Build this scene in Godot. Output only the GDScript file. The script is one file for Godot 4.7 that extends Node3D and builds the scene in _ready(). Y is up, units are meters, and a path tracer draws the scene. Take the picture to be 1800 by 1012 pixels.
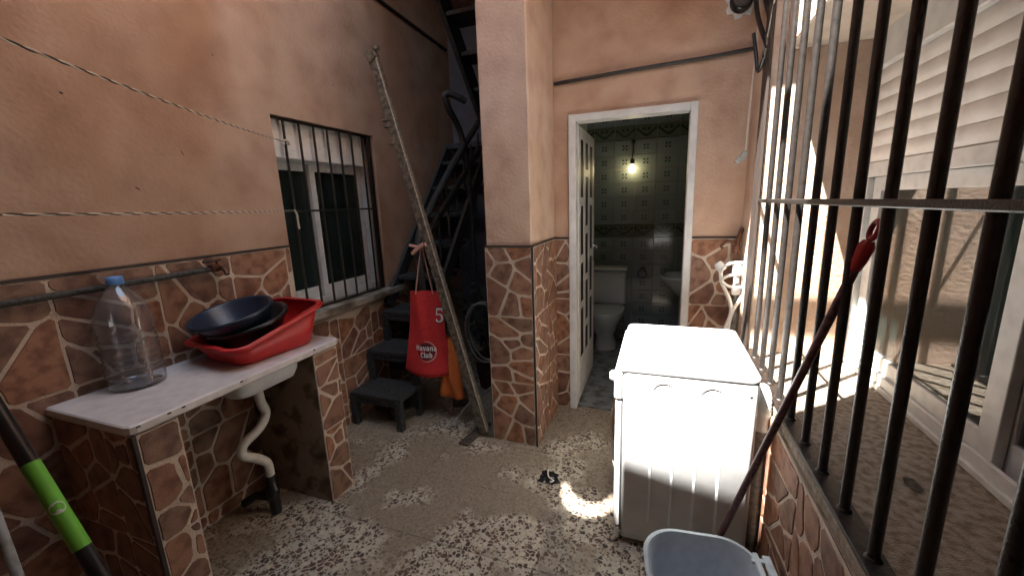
extends Node3D
# A small paved courtyard: sink counter and barred window on the left, stair passage, pillar,
# bathroom door at the back, washing machine in the sun and a deep barred window on the right.

const LEFT := -2.045     # face of the left wall
const BACK := -2.76      # face of the back wall
const RIGHT := 0.46      # face of the right wall
const FLAT := -1

var rng := RandomNumberGenerator.new()
var mats := {}
var tex := {}
var used := {}


# ------------------------------------------------------------------ nodes
func numbered(called: String) -> String:
	if not used.has(called):
		used[called] = 0
		return called
	used[called] += 1
	return "%s_%03d" % [called, used[called]]

func tag(o: Node, label: String, category := "", group := "", kind := "") -> Node:
	o.set_meta("label", label)
	if category: o.set_meta("category", category)
	if group: o.set_meta("group", group)
	if kind: o.set_meta("kind", kind)
	return o

func thing(called: String, label: String, category: String, at := Vector3.ZERO, group := "", kind := "") -> Node3D:
	var o := Node3D.new()
	o.name = numbered(called)
	add_child(o)
	o.position = at
	tag(o, label, category, group, kind)
	return o

func put(st: SurfaceTool, called: String, m: Material, parent: Node = null) -> MeshInstance3D:
	st.generate_normals()
	var o := MeshInstance3D.new()
	o.mesh = st.commit()
	o.material_override = m
	return hang(o, called, parent)

func hang(o: MeshInstance3D, called: String, parent: Node = null) -> MeshInstance3D:
	if parent == null:
		o.name = numbered(called)
		add_child(o)
	else:
		var n := 0
		var wanted := called
		while parent.has_node(NodePath(wanted)):
			n += 1
			wanted = "%s_%03d" % [called, n]
		o.name = wanted
		parent.add_child(o, true)
	return o

func inst(mesh: Mesh, m: Material, called: String, parent: Node, t: Transform3D, count := -1) -> MeshInstance3D:
	var o := MeshInstance3D.new()
	o.mesh = mesh
	o.material_override = m
	o.transform = t
	if count < 0:
		return hang(o, called, parent)
	o.name = called if count == 0 else "%s_%03d" % [called, count]
	parent.add_child(o, true)
	return o

func new_st() -> SurfaceTool:
	var st := SurfaceTool.new()
	st.begin(Mesh.PRIMITIVE_TRIANGLES)
	st.set_smooth_group(FLAT)
	return st


# ------------------------------------------------------------------ shapes
func tri(st: SurfaceTool, a: Vector3, b: Vector3, c: Vector3, out: Vector3) -> void:
	if (b - a).cross(c - a).dot(out) > 0.0:
		st.add_vertex(a); st.add_vertex(c); st.add_vertex(b)
	else:
		st.add_vertex(a); st.add_vertex(b); st.add_vertex(c)

func quad(st: SurfaceTool, a: Vector3, b: Vector3, c: Vector3, d: Vector3, out: Vector3) -> void:
	tri(st, a, b, c, out)
	tri(st, a, c, d, out)

func box(st: SurfaceTool, c: Vector3, s: Vector3, bev := 0.0, bs := Basis()) -> void:
	st.set_smooth_group(FLAT)
	var h := s * 0.5
	bev = minf(bev, minf(h.x, minf(h.y, h.z)) * 0.9)
	if bev <= 0.0:
		for ax in 3:
			for sg in [-1.0, 1.0]:
				var n := Vector3.ZERO; n[ax] = sg
				var u := Vector3.ZERO; u[(ax + 1) % 3] = h[(ax + 1) % 3]
				var v := Vector3.ZERO; v[(ax + 2) % 3] = h[(ax + 2) % 3]
				var o := n * h[ax]
				quad(st, c + bs * (o - u - v), c + bs * (o + u - v), c + bs * (o + u + v), c + bs * (o - u + v), bs * n)
		return
	for ax in 3:
		for sg in [-1.0, 1.0]:
			var n := Vector3.ZERO; n[ax] = sg
			var u := Vector3.ZERO; u[(ax + 1) % 3] = h[(ax + 1) % 3] - bev
			var v := Vector3.ZERO; v[(ax + 2) % 3] = h[(ax + 2) % 3] - bev
			var o := n * h[ax]
			quad(st, c + bs * (o - u - v), c + bs * (o + u - v), c + bs * (o + u + v), c + bs * (o - u + v), bs * n)
		# edges along this axis
		var a1 := (ax + 1) % 3
		var a2 := (ax + 2) % 3
		for s1 in [-1.0, 1.0]:
			for s2 in [-1.0, 1.0]:
				var w := Vector3.ZERO; w[ax] = h[ax] - bev
				var p := Vector3.ZERO; p[a1] = s1 * h[a1]; p[a2] = s2 * (h[a2] - bev)
				var q := Vector3.ZERO; q[a1] = s1 * (h[a1] - bev); q[a2] = s2 * h[a2]
				var n := Vector3.ZERO; n[a1] = s1; n[a2] = s2
				quad(st, c + bs * (p - w), c + bs * (p + w), c + bs * (q + w), c + bs * (q - w), bs * n)
	for sx in [-1.0, 1.0]:
		for sy in [-1.0, 1.0]:
			for sz in [-1.0, 1.0]:
				var k := Vector3(sx, sy, sz)
				var p0 := Vector3(h.x, h.y - bev, h.z - bev) * k
				var p1 := Vector3(h.x - bev, h.y, h.z - bev) * k
				var p2 := Vector3(h.x - bev, h.y - bev, h.z) * k
				tri(st, c + bs * p0, c + bs * p1, c + bs * p2, bs * k)

func slab(st: SurfaceTool, lo: Vector3, hi: Vector3, bev := 0.0) -> void:
	box(st, (lo + hi) * 0.5, hi - lo, bev)

func solid(called: String, lo: Vector3, hi: Vector3, m: Material, parent: Node = null, bev := 0.0) -> MeshInstance3D:
	var st := new_st()
	slab(st, lo, hi, bev)
	return put(st, called, m, parent)

# grid of rings; each ring an array of points; closed round
func loft(st: SurfaceTool, rings: Array, closed := true, smooth := true, inside := false) -> void:
	st.set_smooth_group(0 if smooth else FLAT)
	for i in rings.size() - 1:
		var a: Array = rings[i]
		var b: Array = rings[i + 1]
		var n := a.size()
		var ca := Vector3.ZERO
		for p in a: ca += p
		for p in b: ca += p
		ca /= 2.0 * n
		for k in (n if closed else n - 1):
			var k2 := (k + 1) % n
			var out: Vector3 = (a[k] + b[k2]) * 0.5 - ca
			if inside: out = -out
			quad(st, a[k], a[k2], b[k2], b[k], out)

func cap(st: SurfaceTool, ring: Array, out: Vector3) -> void:
	st.set_smooth_group(FLAT)
	var c := Vector3.ZERO
	for p in ring: c += p
	c /= ring.size()
	for k in ring.size():
		tri(st, c, ring[k], ring[(k + 1) % ring.size()], out)

func ring_at(p: Vector3, u: Vector3, v: Vector3, r: float, n: int) -> Array:
	var a := []
	for k in n:
		var t := TAU * k / n
		a.append(p + (u * cos(t) + v * sin(t)) * r)
	return a

func tube(st: SurfaceTool, pts: Array, r, n := 10, caps := true) -> void:
	var rings := []
	var dir: Vector3 = (pts[1] - pts[0]).normalized()
	var u := dir.cross(Vector3.UP if absf(dir.y) < 0.9 else Vector3.RIGHT).normalized()
	for i in pts.size():
		var d: Vector3
		if i == 0: d = pts[1] - pts[0]
		elif i == pts.size() - 1: d = pts[i] - pts[i - 1]
		else: d = (pts[i + 1] - pts[i]).normalized() + (pts[i] - pts[i - 1]).normalized()
		d = d.normalized()
		u = (u - d * u.dot(d)).normalized()
		var rr: float = r[i] if r is Array else r
		rings.append(ring_at(pts[i], u, d.cross(u), rr, n))
	st.set_smooth_group(0)
	for i in rings.size() - 1:
		for k in n:
			var k2 := (k + 1) % n
			quad(st, rings[i][k], rings[i][k2], rings[i + 1][k2], rings[i + 1][k], rings[i][k] - pts[i])
	if caps:
		cap(st, rings[0], pts[0] - pts[1])
		cap(st, rings[-1], pts[-1] - pts[-2])

func spline(ctrl: Array, step := 0.02) -> Array:
	var c := Curve3D.new()
	c.bake_interval = step
	for i in ctrl.size():
		var a: Vector3 = ctrl[maxi(i - 1, 0)]
		var b: Vector3 = ctrl[mini(i + 1, ctrl.size() - 1)]
		var t := (b - a) / 6.0
		c.add_point(ctrl[i], -t, t)
	var out := []
	for p in c.get_baked_points(): out.append(p)
	return out

func lathe(st: SurfaceTool, prof: Array, n := 24, at := Vector3.ZERO, bs := Basis(), smooth := true) -> void:
	st.set_smooth_group(0 if smooth else FLAT)
	for i in prof.size() - 1:
		var p: Vector2 = prof[i]
		var q: Vector2 = prof[i + 1]
		var e := Vector2(q.y - p.y, p.x - q.x)   # outward for a profile that climbs
		for k in n:
			var t := TAU * k / n
			var t2 := TAU * (k + 1) / n
			var d := Vector3(cos(t), 0, sin(t))
			var d2 := Vector3(cos(t2), 0, sin(t2))
			var dm := (d + d2).normalized()
			var out := bs * (dm * e.x + Vector3.UP * e.y)
			var a := at + bs * (d * p.x + Vector3.UP * p.y)
			var b := at + bs * (d2 * p.x + Vector3.UP * p.y)
			var c := at + bs * (d2 * q.x + Vector3.UP * q.y)
			var f := at + bs * (d * q.x + Vector3.UP * q.y)
			if p.x < 1e-5: tri(st, a, c, f, out)
			elif q.x < 1e-5: tri(st, a, b, c, out)
			else: quad(st, a, b, c, f, out)

func bar(st: SurfaceTool, a: Vector3, b: Vector3, w: float, h: float, bev := 0.003, up := Vector3.UP) -> void:
	var d := (b - a).normalized()
	var x := up.cross(d)
	if x.length() < 0.01: x = Vector3.RIGHT.cross(d)
	x = x.normalized()
	var y := d.cross(x)
	box(st, (a + b) * 0.5, Vector3(w, h, a.distance_to(b)), bev, Basis(x, y, d))

# rounded rectangle ring in the plane of u and v
func rring(c: Vector3, u: Vector3, v: Vector3, a: float, b: float, r: float, per := 6) -> Array:
	var out := []
	for q in 4:
		var cx: float = (a - r) * [1, -1, -1, 1][q]
		var cy: float = (b - r) * [1, 1, -1, -1][q]
		for k in per + 1:
			var t := PI / 2 * (q + float(k) / per)
			out.append(c + u * (cx + r * cos(t)) + v * (cy + r * sin(t)))
	return out


# ------------------------------------------------------------------ materials
func srgb(r: float, g: float, b: float) -> Color:
	return Color(r, g, b).linear_to_srgb()

func noise(sd: int, freq: float, type := FastNoiseLite.TYPE_SIMPLEX_SMOOTH, oct := 5) -> FastNoiseLite:
	var n := FastNoiseLite.new()
	n.seed = sd
	n.frequency = freq
	n.noise_type = type
	n.fractal_octaves = oct
	return n

func ntex(key: String, sd: int, freq: float, stops: Array, size := 512, oct := 5, type := FastNoiseLite.TYPE_SIMPLEX_SMOOTH) -> NoiseTexture2D:
	if tex.has(key): return tex[key]
	var t := NoiseTexture2D.new()
	t.width = size; t.height = size
	t.seamless = true
	t.noise = noise(sd, freq, type, oct)
	if stops:
		var g := Gradient.new()
		var offs := PackedFloat32Array()
		var cols := PackedColorArray()
		for s in stops:
			offs.append(s[0]); cols.append(s[1])
		g.offsets = offs; g.colors = cols
		t.color_ramp = g
	tex[key] = t
	return t

func grey(v: float) -> Color: return Color(v, v, v)

# plain material with a mottled tone and optional relief, mapped in world space
func mat(key: String, lin: Color, rough: float, metal := 0.0, mottle := "soft", scale := 1.0, relief := 0.0) -> StandardMaterial3D:
	if mats.has(key): return mats[key]
	var m := StandardMaterial3D.new()
	m.resource_name = key
	m.albedo_color = lin.linear_to_srgb()
	m.roughness = rough
	m.metallic = metal
	if mottle:
		m.albedo_texture = tex[mottle]
		m.uv1_triplanar = true
		m.uv1_world_triplanar = true
		m.uv1_scale = Vector3.ONE * scale
	if relief > 0.0:
		m.heightmap_enabled = true
		m.heightmap_texture = tex["height"]
		m.heightmap_scale = relief
	mats[key] = m
	return m

func stain(m: StandardMaterial3D, key: String, scale: float) -> void:
	m.detail_enabled = true
	m.detail_blend_mode = BaseMaterial3D.BLEND_MODE_MUL
	m.detail_albedo = tex[key]
	m.detail_uv_layer = BaseMaterial3D.DETAIL_UV_2
	m.uv2_triplanar = true
	m.uv2_world_triplanar = true
	m.uv2_scale = Vector3(scale * 1.15, scale * 0.7, scale * 1.15)

func make_materials() -> void:
	ntex("soft", 11, 0.012, [[0.0, grey(0.88)], [0.5, grey(0.96)], [1.0, grey(1.0)]])
	ntex("worn", 12, 0.02, [[0.0, grey(0.45)], [0.42, grey(0.75)], [0.6, grey(0.92)], [1.0, grey(1.0)]], 512, 6)
	ntex("plaster", 13, 0.006, [[0.0, Color(0.86, 0.82, 0.79)], [0.45, Color(0.95, 0.93, 0.91)], [0.7, Color(0.98, 0.97, 0.95)], [1.0, Color(1, 1, 1)]], 1024, 7)
	ntex("streak", 14, 0.004, [[0.0, Color(0.86, 0.78, 0.70)], [0.30, Color(0.94, 0.90, 0.86)], [0.55, Color(1, 1, 1)], [1.0, Color(1, 1, 1)]], 512, 5)
	ntex("rust", 15, 0.025, [[0.0, Color(0.35, 0.22, 0.14)], [0.4, Color(0.75, 0.55, 0.4)], [0.62, Color(1, 0.95, 0.9)], [1.0, Color(1, 1, 1)]], 512, 6)
	ntex("chipped", 21, 0.03, [[0.0, grey(0.55)], [0.4, grey(0.86)], [1.0, grey(1.0)]], 512, 5)
	ntex("stone_tone", 16, 0.010, [[0.0, Color(0.66, 0.57, 0.50)], [0.35, Color(0.82, 0.75, 0.68)], [0.6, Color(0.95, 0.90, 0.82)], [1.0, Color(1.0, 0.97, 0.90)]], 512, 6)
	ntex("height", 17, 0.14, [], 512, 5)
	ntex("grime", 18, 0.008, [[0.0, Color(0.5, 0.45, 0.4)], [0.4, Color(0.8, 0.77, 0.72)], [0.55, Color(1, 1, 1)], [1.0, Color(1, 1, 1)]], 512, 6)
	ntex("dust", 19, 0.018, [[0.0, Color(0.62, 0.55, 0.46)], [0.5, Color(0.88, 0.83, 0.76)], [1.0, Color(1, 1, 1)]], 512, 7)

	var w := mat("peach_plaster", Color(0.47, 0.330, 0.250), 0.93, 0.0, "plaster", 0.55, 0.2)
	stain(w, "streak", 0.31)
	var w2 := mat("pink_plaster", Color(0.59, 0.425, 0.33), 0.93, 0.0, "plaster", 0.6, 0.3)
	stain(w2, "streak", 0.27)
	var w3 := mat("pale_plaster", Color(0.66, 0.53, 0.45), 0.93, 0.0, "plaster", 0.6, 0.3)
	stain(w3, "streak", 0.27)
	mat("reveal_white", Color(0.62, 0.55, 0.47), 0.9, 0.0, "soft", 0.8, 0.15)
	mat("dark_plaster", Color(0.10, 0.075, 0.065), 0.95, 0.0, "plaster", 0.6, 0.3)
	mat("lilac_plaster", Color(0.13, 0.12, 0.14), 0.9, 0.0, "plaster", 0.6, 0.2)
	mat("concrete", Color(0.30, 0.27, 0.23), 0.95, 0.0, "grime", 0.9, 0.5)
	mat("sill_cement", Color(0.34, 0.32, 0.295), 0.95, 0.0, "dust", 3.1, 0.25)
	mat("mortar", Color(0.60, 0.50, 0.40), 0.85, 0.0, "soft", 1.2, 0.25)
	mat("render_brown", Color(0.29, 0.225, 0.17), 0.95, 0.0, "grime", 1.4, 0.4)
	var tones := [Color(0.30, 0.168, 0.128), Color(0.25, 0.142, 0.114), Color(0.34, 0.200, 0.148), Color(0.25, 0.160, 0.130), Color(0.30, 0.192, 0.158), Color(0.35, 0.183, 0.122)]
	for i in tones.size():
		var s := mat("stone_%d" % i, tones[i], 0.58, 0.0, "stone_tone", 1.7 + 0.23 * i, 0.12)
		s.uv1_offset = Vector3(0.17 * i, 0.31 * i, 0.11 * i)
	mat("trim_dark", Color(0.035, 0.022, 0.018), 0.6, 0.0, "soft", 3.0)
	mat("white_paint", Color(0.72, 0.73, 0.72), 0.45, 0.0, "soft", 1.3)
	mat("white_alu", Color(0.66, 0.67, 0.66), 0.4, 0.0, "soft", 2.0)
	mat("white_enamel", Color(0.80, 0.81, 0.81), 0.28, 0.0, "soft", 1.0)
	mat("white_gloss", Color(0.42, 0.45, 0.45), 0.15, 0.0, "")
	mat("counter_white", Color(0.70, 0.66, 0.64), 0.35, 0.0, "soft", 2.1)
	mat("shutter_white", Color(0.84, 0.83, 0.80), 0.5, 0.0, "soft", 0.9)
	mat("black_iron", Color(0.020, 0.017, 0.015), 0.5, 0.1, "rust", 2.5, 0.08)
	mat("brown_iron", Color(0.040, 0.034, 0.031), 0.36, 0.1, "chipped", 2.2, 0.1)
	mat("brown_flat", Color(0.05, 0.036, 0.030), 0.55, 0.0, "soft", 2.2, 0.1)
	mat("stair_paint", Color(0.047, 0.049, 0.049), 0.6, 0.0, "worn", 3.0, 0.1)
	mat("old_timber", Color(0.20, 0.165, 0.125), 0.8, 0.0, "worn", 4.0, 0.4)
	mat("rusty_steel", Color(0.17, 0.135, 0.095), 0.85, 0.0, "worn", 2.2, 0.2)
	mat("edge_steel", Color(0.50, 0.44, 0.35), 0.5, 0.1, "worn", 6.0, 0.1)
	mat("grey_pipe", Color(0.30, 0.32, 0.32), 0.5, 0.0, "grime", 3.0)
	mat("lagged_pipe", Color(0.085, 0.080, 0.065), 0.8, 0.0, "worn", 5.0, 0.3)
	mat("black_plastic", Color(0.014, 0.015, 0.017), 0.3, 0.0, "")
	mat("navy_plastic", Color(0.016, 0.026, 0.048), 0.32, 0.0, "soft", 3.0)
	mat("red_plastic", Color(0.62, 0.030, 0.030), 0.38, 0.0, "soft", 2.5)
	mat("red_cloth", Color(0.66, 0.035, 0.035), 0.8, 0.0, "soft", 4.0, 0.05)
	mat("orange_cloth", Color(0.75, 0.20, 0.045), 0.85, 0.0, "soft", 4.0, 0.05)
	mat("print_white", Color(0.80, 0.78, 0.74), 0.8, 0.0, "")
	mat("print_dark", Color(0.13, 0.016, 0.016), 0.8, 0.0, "")
	mat("print_grey", Color(0.55, 0.40, 0.38), 0.8, 0.0, "")
	mat("string_pink", Color(0.52, 0.30, 0.24), 0.9, 0.0, "")
	mat("rope_pale", Color(0.62, 0.55, 0.44), 0.9, 0.0, "")
	mat("rope_dark", Color(0.05, 0.04, 0.035), 0.9, 0.0, "")
	mat("hose_white", Color(0.76, 0.75, 0.70), 0.5, 0.0, "soft", 5.0)
	mat("hose_grey", Color(0.26, 0.28, 0.30), 0.55, 0.0, "dust", 5.0)
	mat("pale_cable", Color(0.70, 0.66, 0.58), 0.5, 0.0, "")
	mat("bucket_grey", Color(0.52, 0.59, 0.66), 0.42, 0.0, "soft", 3.0)
	mat("bucket_rim", Color(0.58, 0.67, 0.72), 0.4, 0.0, "soft", 3.0)
	mat("mop_red", Color(0.30, 0.016, 0.020), 0.4, 0.0, "")
	mat("mop_pole", Color(0.16, 0.070, 0.075), 0.38, 0.1, "worn", 4.0)
	mat("label_green", Color(0.16, 0.52, 0.055), 0.4, 0.0, "soft", 3.0)
	mat("label_white", Color(0.62, 0.66, 0.58), 0.4, 0.0, "")
	mat("brass", Color(0.45, 0.33, 0.16), 0.4, 0.8, "rust", 8.0)
	mat("tap_bronze", Color(0.16, 0.10, 0.07), 0.5, 0.5, "rust", 8.0)
	mat("chrome", Color(0.85, 0.86, 0.88), 0.05, 1.0, "")
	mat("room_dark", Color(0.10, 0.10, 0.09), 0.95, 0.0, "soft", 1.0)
	mat("leaf", Color(0.030, 0.045, 0.028), 0.6, 0.0, "worn", 4.0)
	mat("terracotta_pot", Color(0.16, 0.07, 0.045), 0.8, 0.0, "worn", 4.0)
	mat("hole_black", Color(0.004, 0.004, 0.004), 0.95, 0.0, "")
	mat("bath_floor", Color(0.20, 0.22, 0.23), 0.35, 0.0, "grime", 2.0)
	mat("door_pane", Color(0.012, 0.015, 0.016), 0.5, 0.0, "").metallic_specular = 0.25
	mat("scrap_wood", Color(0.12, 0.095, 0.07), 0.9, 0.0, "worn", 5.0, 0.4)

	var g := StandardMaterial3D.new()
	g.resource_name = "window_glass"
	g.albedo_color = Color(0.16, 0.21, 0.20, 0.55)
	g.transparency = BaseMaterial3D.TRANSPARENCY_ALPHA
	g.roughness = 0.03
	mats["glass"] = g
	var p := StandardMaterial3D.new()
	p.resource_name = "bottle_plastic"
	p.albedo_color = Color(0.97, 0.985, 1.0, 0.03)
	p.refraction_enabled = true
	p.refraction_scale = 0.05
	p.roughness = 0.02
	mats["pet"] = p
	var c := StandardMaterial3D.new()
	c.resource_name = "blue_cap"
	c.albedo_color = srgb(0.10, 0.24, 0.52)
	c.roughness = 0.35
	mats["blue_cap"] = c
	var e := StandardMaterial3D.new()
	e.resource_name = "bulb_glow"
	e.albedo_color = Color(1, 0.95, 0.8)
	e.emission_enabled = true
	e.emission = Color(1.0, 0.90, 0.66)
	e.emission_energy_multiplier = 2.6
	mats["bulb"] = e


# the terrazzo: dark angular chips in cream cement, worn and dusted over in patches
func terrazzo() -> ImageTexture:
	var n := 1536
	var per := 2.7 / n
	var a := noise(31, per / 0.022, FastNoiseLite.TYPE_CELLULAR, 1)
	a.fractal_type = FastNoiseLite.FRACTAL_NONE
	a.cellular_jitter = 1.0
	a.domain_warp_enabled = true
	a.domain_warp_amplitude = 7.0
	a.domain_warp_frequency = 0.06
	a.cellular_return_type = FastNoiseLite.RETURN_DISTANCE2_SUB
	var da := a.get_image(n, n, false, false, true).get_data()
	a.cellular_return_type = FastNoiseLite.RETURN_CELL_VALUE
	var va := a.get_image(n, n, false, false, true).get_data()
	var b := noise(37, per / 0.0125, FastNoiseLite.TYPE_CELLULAR, 1)
	b.fractal_type = FastNoiseLite.FRACTAL_NONE
	b.domain_warp_enabled = true
	b.domain_warp_amplitude = 4.0
	b.domain_warp_frequency = 0.09
	b.cellular_return_type = FastNoiseLite.RETURN_DISTANCE2_SUB
	var db := b.get_image(n, n, false, false, true).get_data()
	b.cellular_return_type = FastNoiseLite.RETURN_CELL_VALUE
	var vb := b.get_image(n, n, false, false, true).get_data()
	var big := noise(41, per / 0.45, FastNoiseLite.TYPE_SIMPLEX_SMOOTH, 6).get_image(n, n, false, false, true).get_data()
	var fine := noise(43, per / 0.02, FastNoiseLite.TYPE_SIMPLEX_SMOOTH, 4).get_image(n, n, false, false, true).get_data()
	var out := PackedByteArray()
	out.resize(n * n * 3)
	var i := 0
	for y in n:
		var z := -2.9 + 2.7 * y / n
		for x in n:
			var wx := -2.1 + 2.7 * x / n
			var f := 0.86 + 0.24 * fine[i] / 255.0
			var r := 184.0 * f
			var g := 176.0 * f
			var l := 158.0 * f
			var v := va[i]
			if da[i] > 52 and v < 112:
				r = 52.0 + v * 0.44; g = 43.0 + v * 0.30; l = 38.0 + v * 0.23
			elif da[i] > 40 and v > 232:
				r = 198.0; g = 186.0; l = 165.0
			else:
				v = vb[i]
				if db[i] > 52 and v < 88:
					r = 66.0 + v * 0.5; g = 54.0 + v * 0.4; l = 46.0 + v * 0.32
				elif db[i] > 60 and v > 222:
					r = 150.0; g = 128.0; l = 100.0
			# cement skin left on the tiles and dust towards the walls
			var q := Vector2((wx + 1.08) / 0.52, (z + 1.74) / 0.34).length()
			var d := clampf((1.15 - q) * 2.2 + (big[i] - 128) / 60.0, 0.0, 0.9)
			var d2 := clampf((-1.55 - z) * 1.0 + maxf(0.0, -1.25 - wx) * 1.1 + (big[i] - 118) / 75.0, 0.03, 0.78)
			d = maxf(d, d2)
			var q2 := Vector2((wx + 0.40) / 0.10, (z + 1.55) / 0.30).length()
			var d3 := clampf((1.1 - q2) * 2.0 + (big[i] - 150) / 60.0, 0.0, 0.3)
			var k := 0.85 + 0.3 * fine[i] / 255.0
			r = lerpf(r, 132.0 * k, d); g = lerpf(g, 120.0 * k, d); l = lerpf(l, 102.0 * k, d)
			r = lerpf(r, 92.0 * k, d3); g = lerpf(g, 86.0 * k, d3); l = lerpf(l, 78.0 * k, d3)
			out[i * 3] = clampi(int(r), 0, 255)
			out[i * 3 + 1] = clampi(int(g), 0, 255)
			out[i * 3 + 2] = clampi(int(l), 0, 255)
			i += 1
	return ImageTexture.create_from_image(Image.create_from_data(n, n, false, Image.FORMAT_RGB8, out))

# printed wall tiles of the bathroom: four small green squares in the middle, or a scrolled border
func tile_print(border: bool) -> ImageTexture:
	var im := Image.create(128, 96, false, Image.FORMAT_RGB8)
	im.fill(Color(0.43, 0.47, 0.48))
	var dark := Color(0.15, 0.21, 0.18)
	if border:
		im.fill(Color(0.32, 0.35, 0.32))
		for y in 96:
			for x in 128:
				var u := (x - 64) / 64.0
				var v := (y - 48) / 48.0
				var wave := absf(v - 0.45 * cos(u * PI)) < 0.20
				var flower := Vector2(absf(u) - 0.16, v + 0.42).length() < 0.24 and Vector2(u * 1.4, v + 0.45).length() > 0.16
				if wave or flower or absf(v) > 0.90:
					im.set_pixel(x, y, dark)
	else:
		for sx in [-1, 1]:
			for sy in [-1, 1]:
				im.fill_rect(Rect2i(64 + sx * 10 - 5, 48 + sy * 11 - 6, 11, 12), dark)
		im.fill_rect(Rect2i(61, 45, 6, 7), Color(0.34, 0.22, 0.16))
	return ImageTexture.create_from_image(im)


# ------------------------------------------------------------------ crazy-paving dado tiles
func clip_poly(poly: PackedVector2Array, p: Vector2, n: Vector2) -> PackedVector2Array:
	var out := PackedVector2Array()
	for i in poly.size():
		var a := poly[i]
		var b := poly[(i + 1) % poly.size()]
		var da := (a - p).dot(n)
		var db := (b - p).dot(n)
		if da <= 0.0: out.append(a)
		if (da < 0.0 and db > 0.0) or (da > 0.0 and db < 0.0):
			out.append(a.lerp(b, da / (da - db)))
	return out

func cells_of(size: Vector2, count: int, sd: int) -> Array:
	var r := RandomNumberGenerator.new()
	r.seed = sd
	var pts := []
	var tries := 0
	var least := sqrt(size.x * size.y / count) * 0.62
	while pts.size() < count and tries < 4000:
		tries += 1
		var p := Vector2(r.randf() * size.x, r.randf() * size.y)
		var ok := true
		for q in pts:
			if p.distance_to(q) < least * (0.75 + 0.25 * r.randf()): ok = false
		if ok: pts.append(p)
	var turn := r.randf() * PI
	var ax := Vector2(cos(turn), sin(turn))
	var ay := Vector2(-ax.y, ax.x)
	var sq := r.randf_range(1.7, 2.6)
	var cells := []
	for i in pts.size():
		var poly := PackedVector2Array([Vector2(0.004, 0.004), Vector2(size.x - 0.004, 0.004), Vector2(size.x - 0.004, size.y - 0.004), Vector2(0.004, size.y - 0.004)])
		for j in pts.size():
			if j != i:
				var d: Vector2 = pts[j] - pts[i]
				var gap := 0.0050 + 0.0032 * fmod(absf(sin((i + j) * 12.9898 + i * j * 4.1)) * 43758.5, 1.0)
				var g := ax * d.dot(ax) * sq + ay * d.dot(ay)
				poly = clip_poly(poly, (pts[i] + pts[j]) * 0.5 - g.normalized() * gap, g)
				if poly.size() < 3: break
		if poly.size() >= 3: cells.append(poly)
	return cells

func roughened(poly: PackedVector2Array, r: RandomNumberGenerator) -> PackedVector2Array:
	var out := PackedVector2Array()
	var c := Vector2.ZERO
	for p in poly: c += p
	c /= poly.size()
	for i in poly.size():
		var a := poly[i]
		var b := poly[(i + 1) % poly.size()]
		var d := b - a
		if d.length() < 0.006: 
			out.append((a + b) * 0.5)
			continue
		var cut := minf(0.22, 0.012 / d.length())
		out.append(a + d * cut)
		if d.length() > 0.05:
			out.append(a + d * r.randf_range(0.35, 0.65) + (c - a).normalized() * r.randf_range(-0.001, 0.004))
		out.append(b - d * cut)
	return out

func in_hole(p: Vector2, holes: Array) -> bool:
	for h in holes:
		if h.has_point(p): return true
	return false

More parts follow.
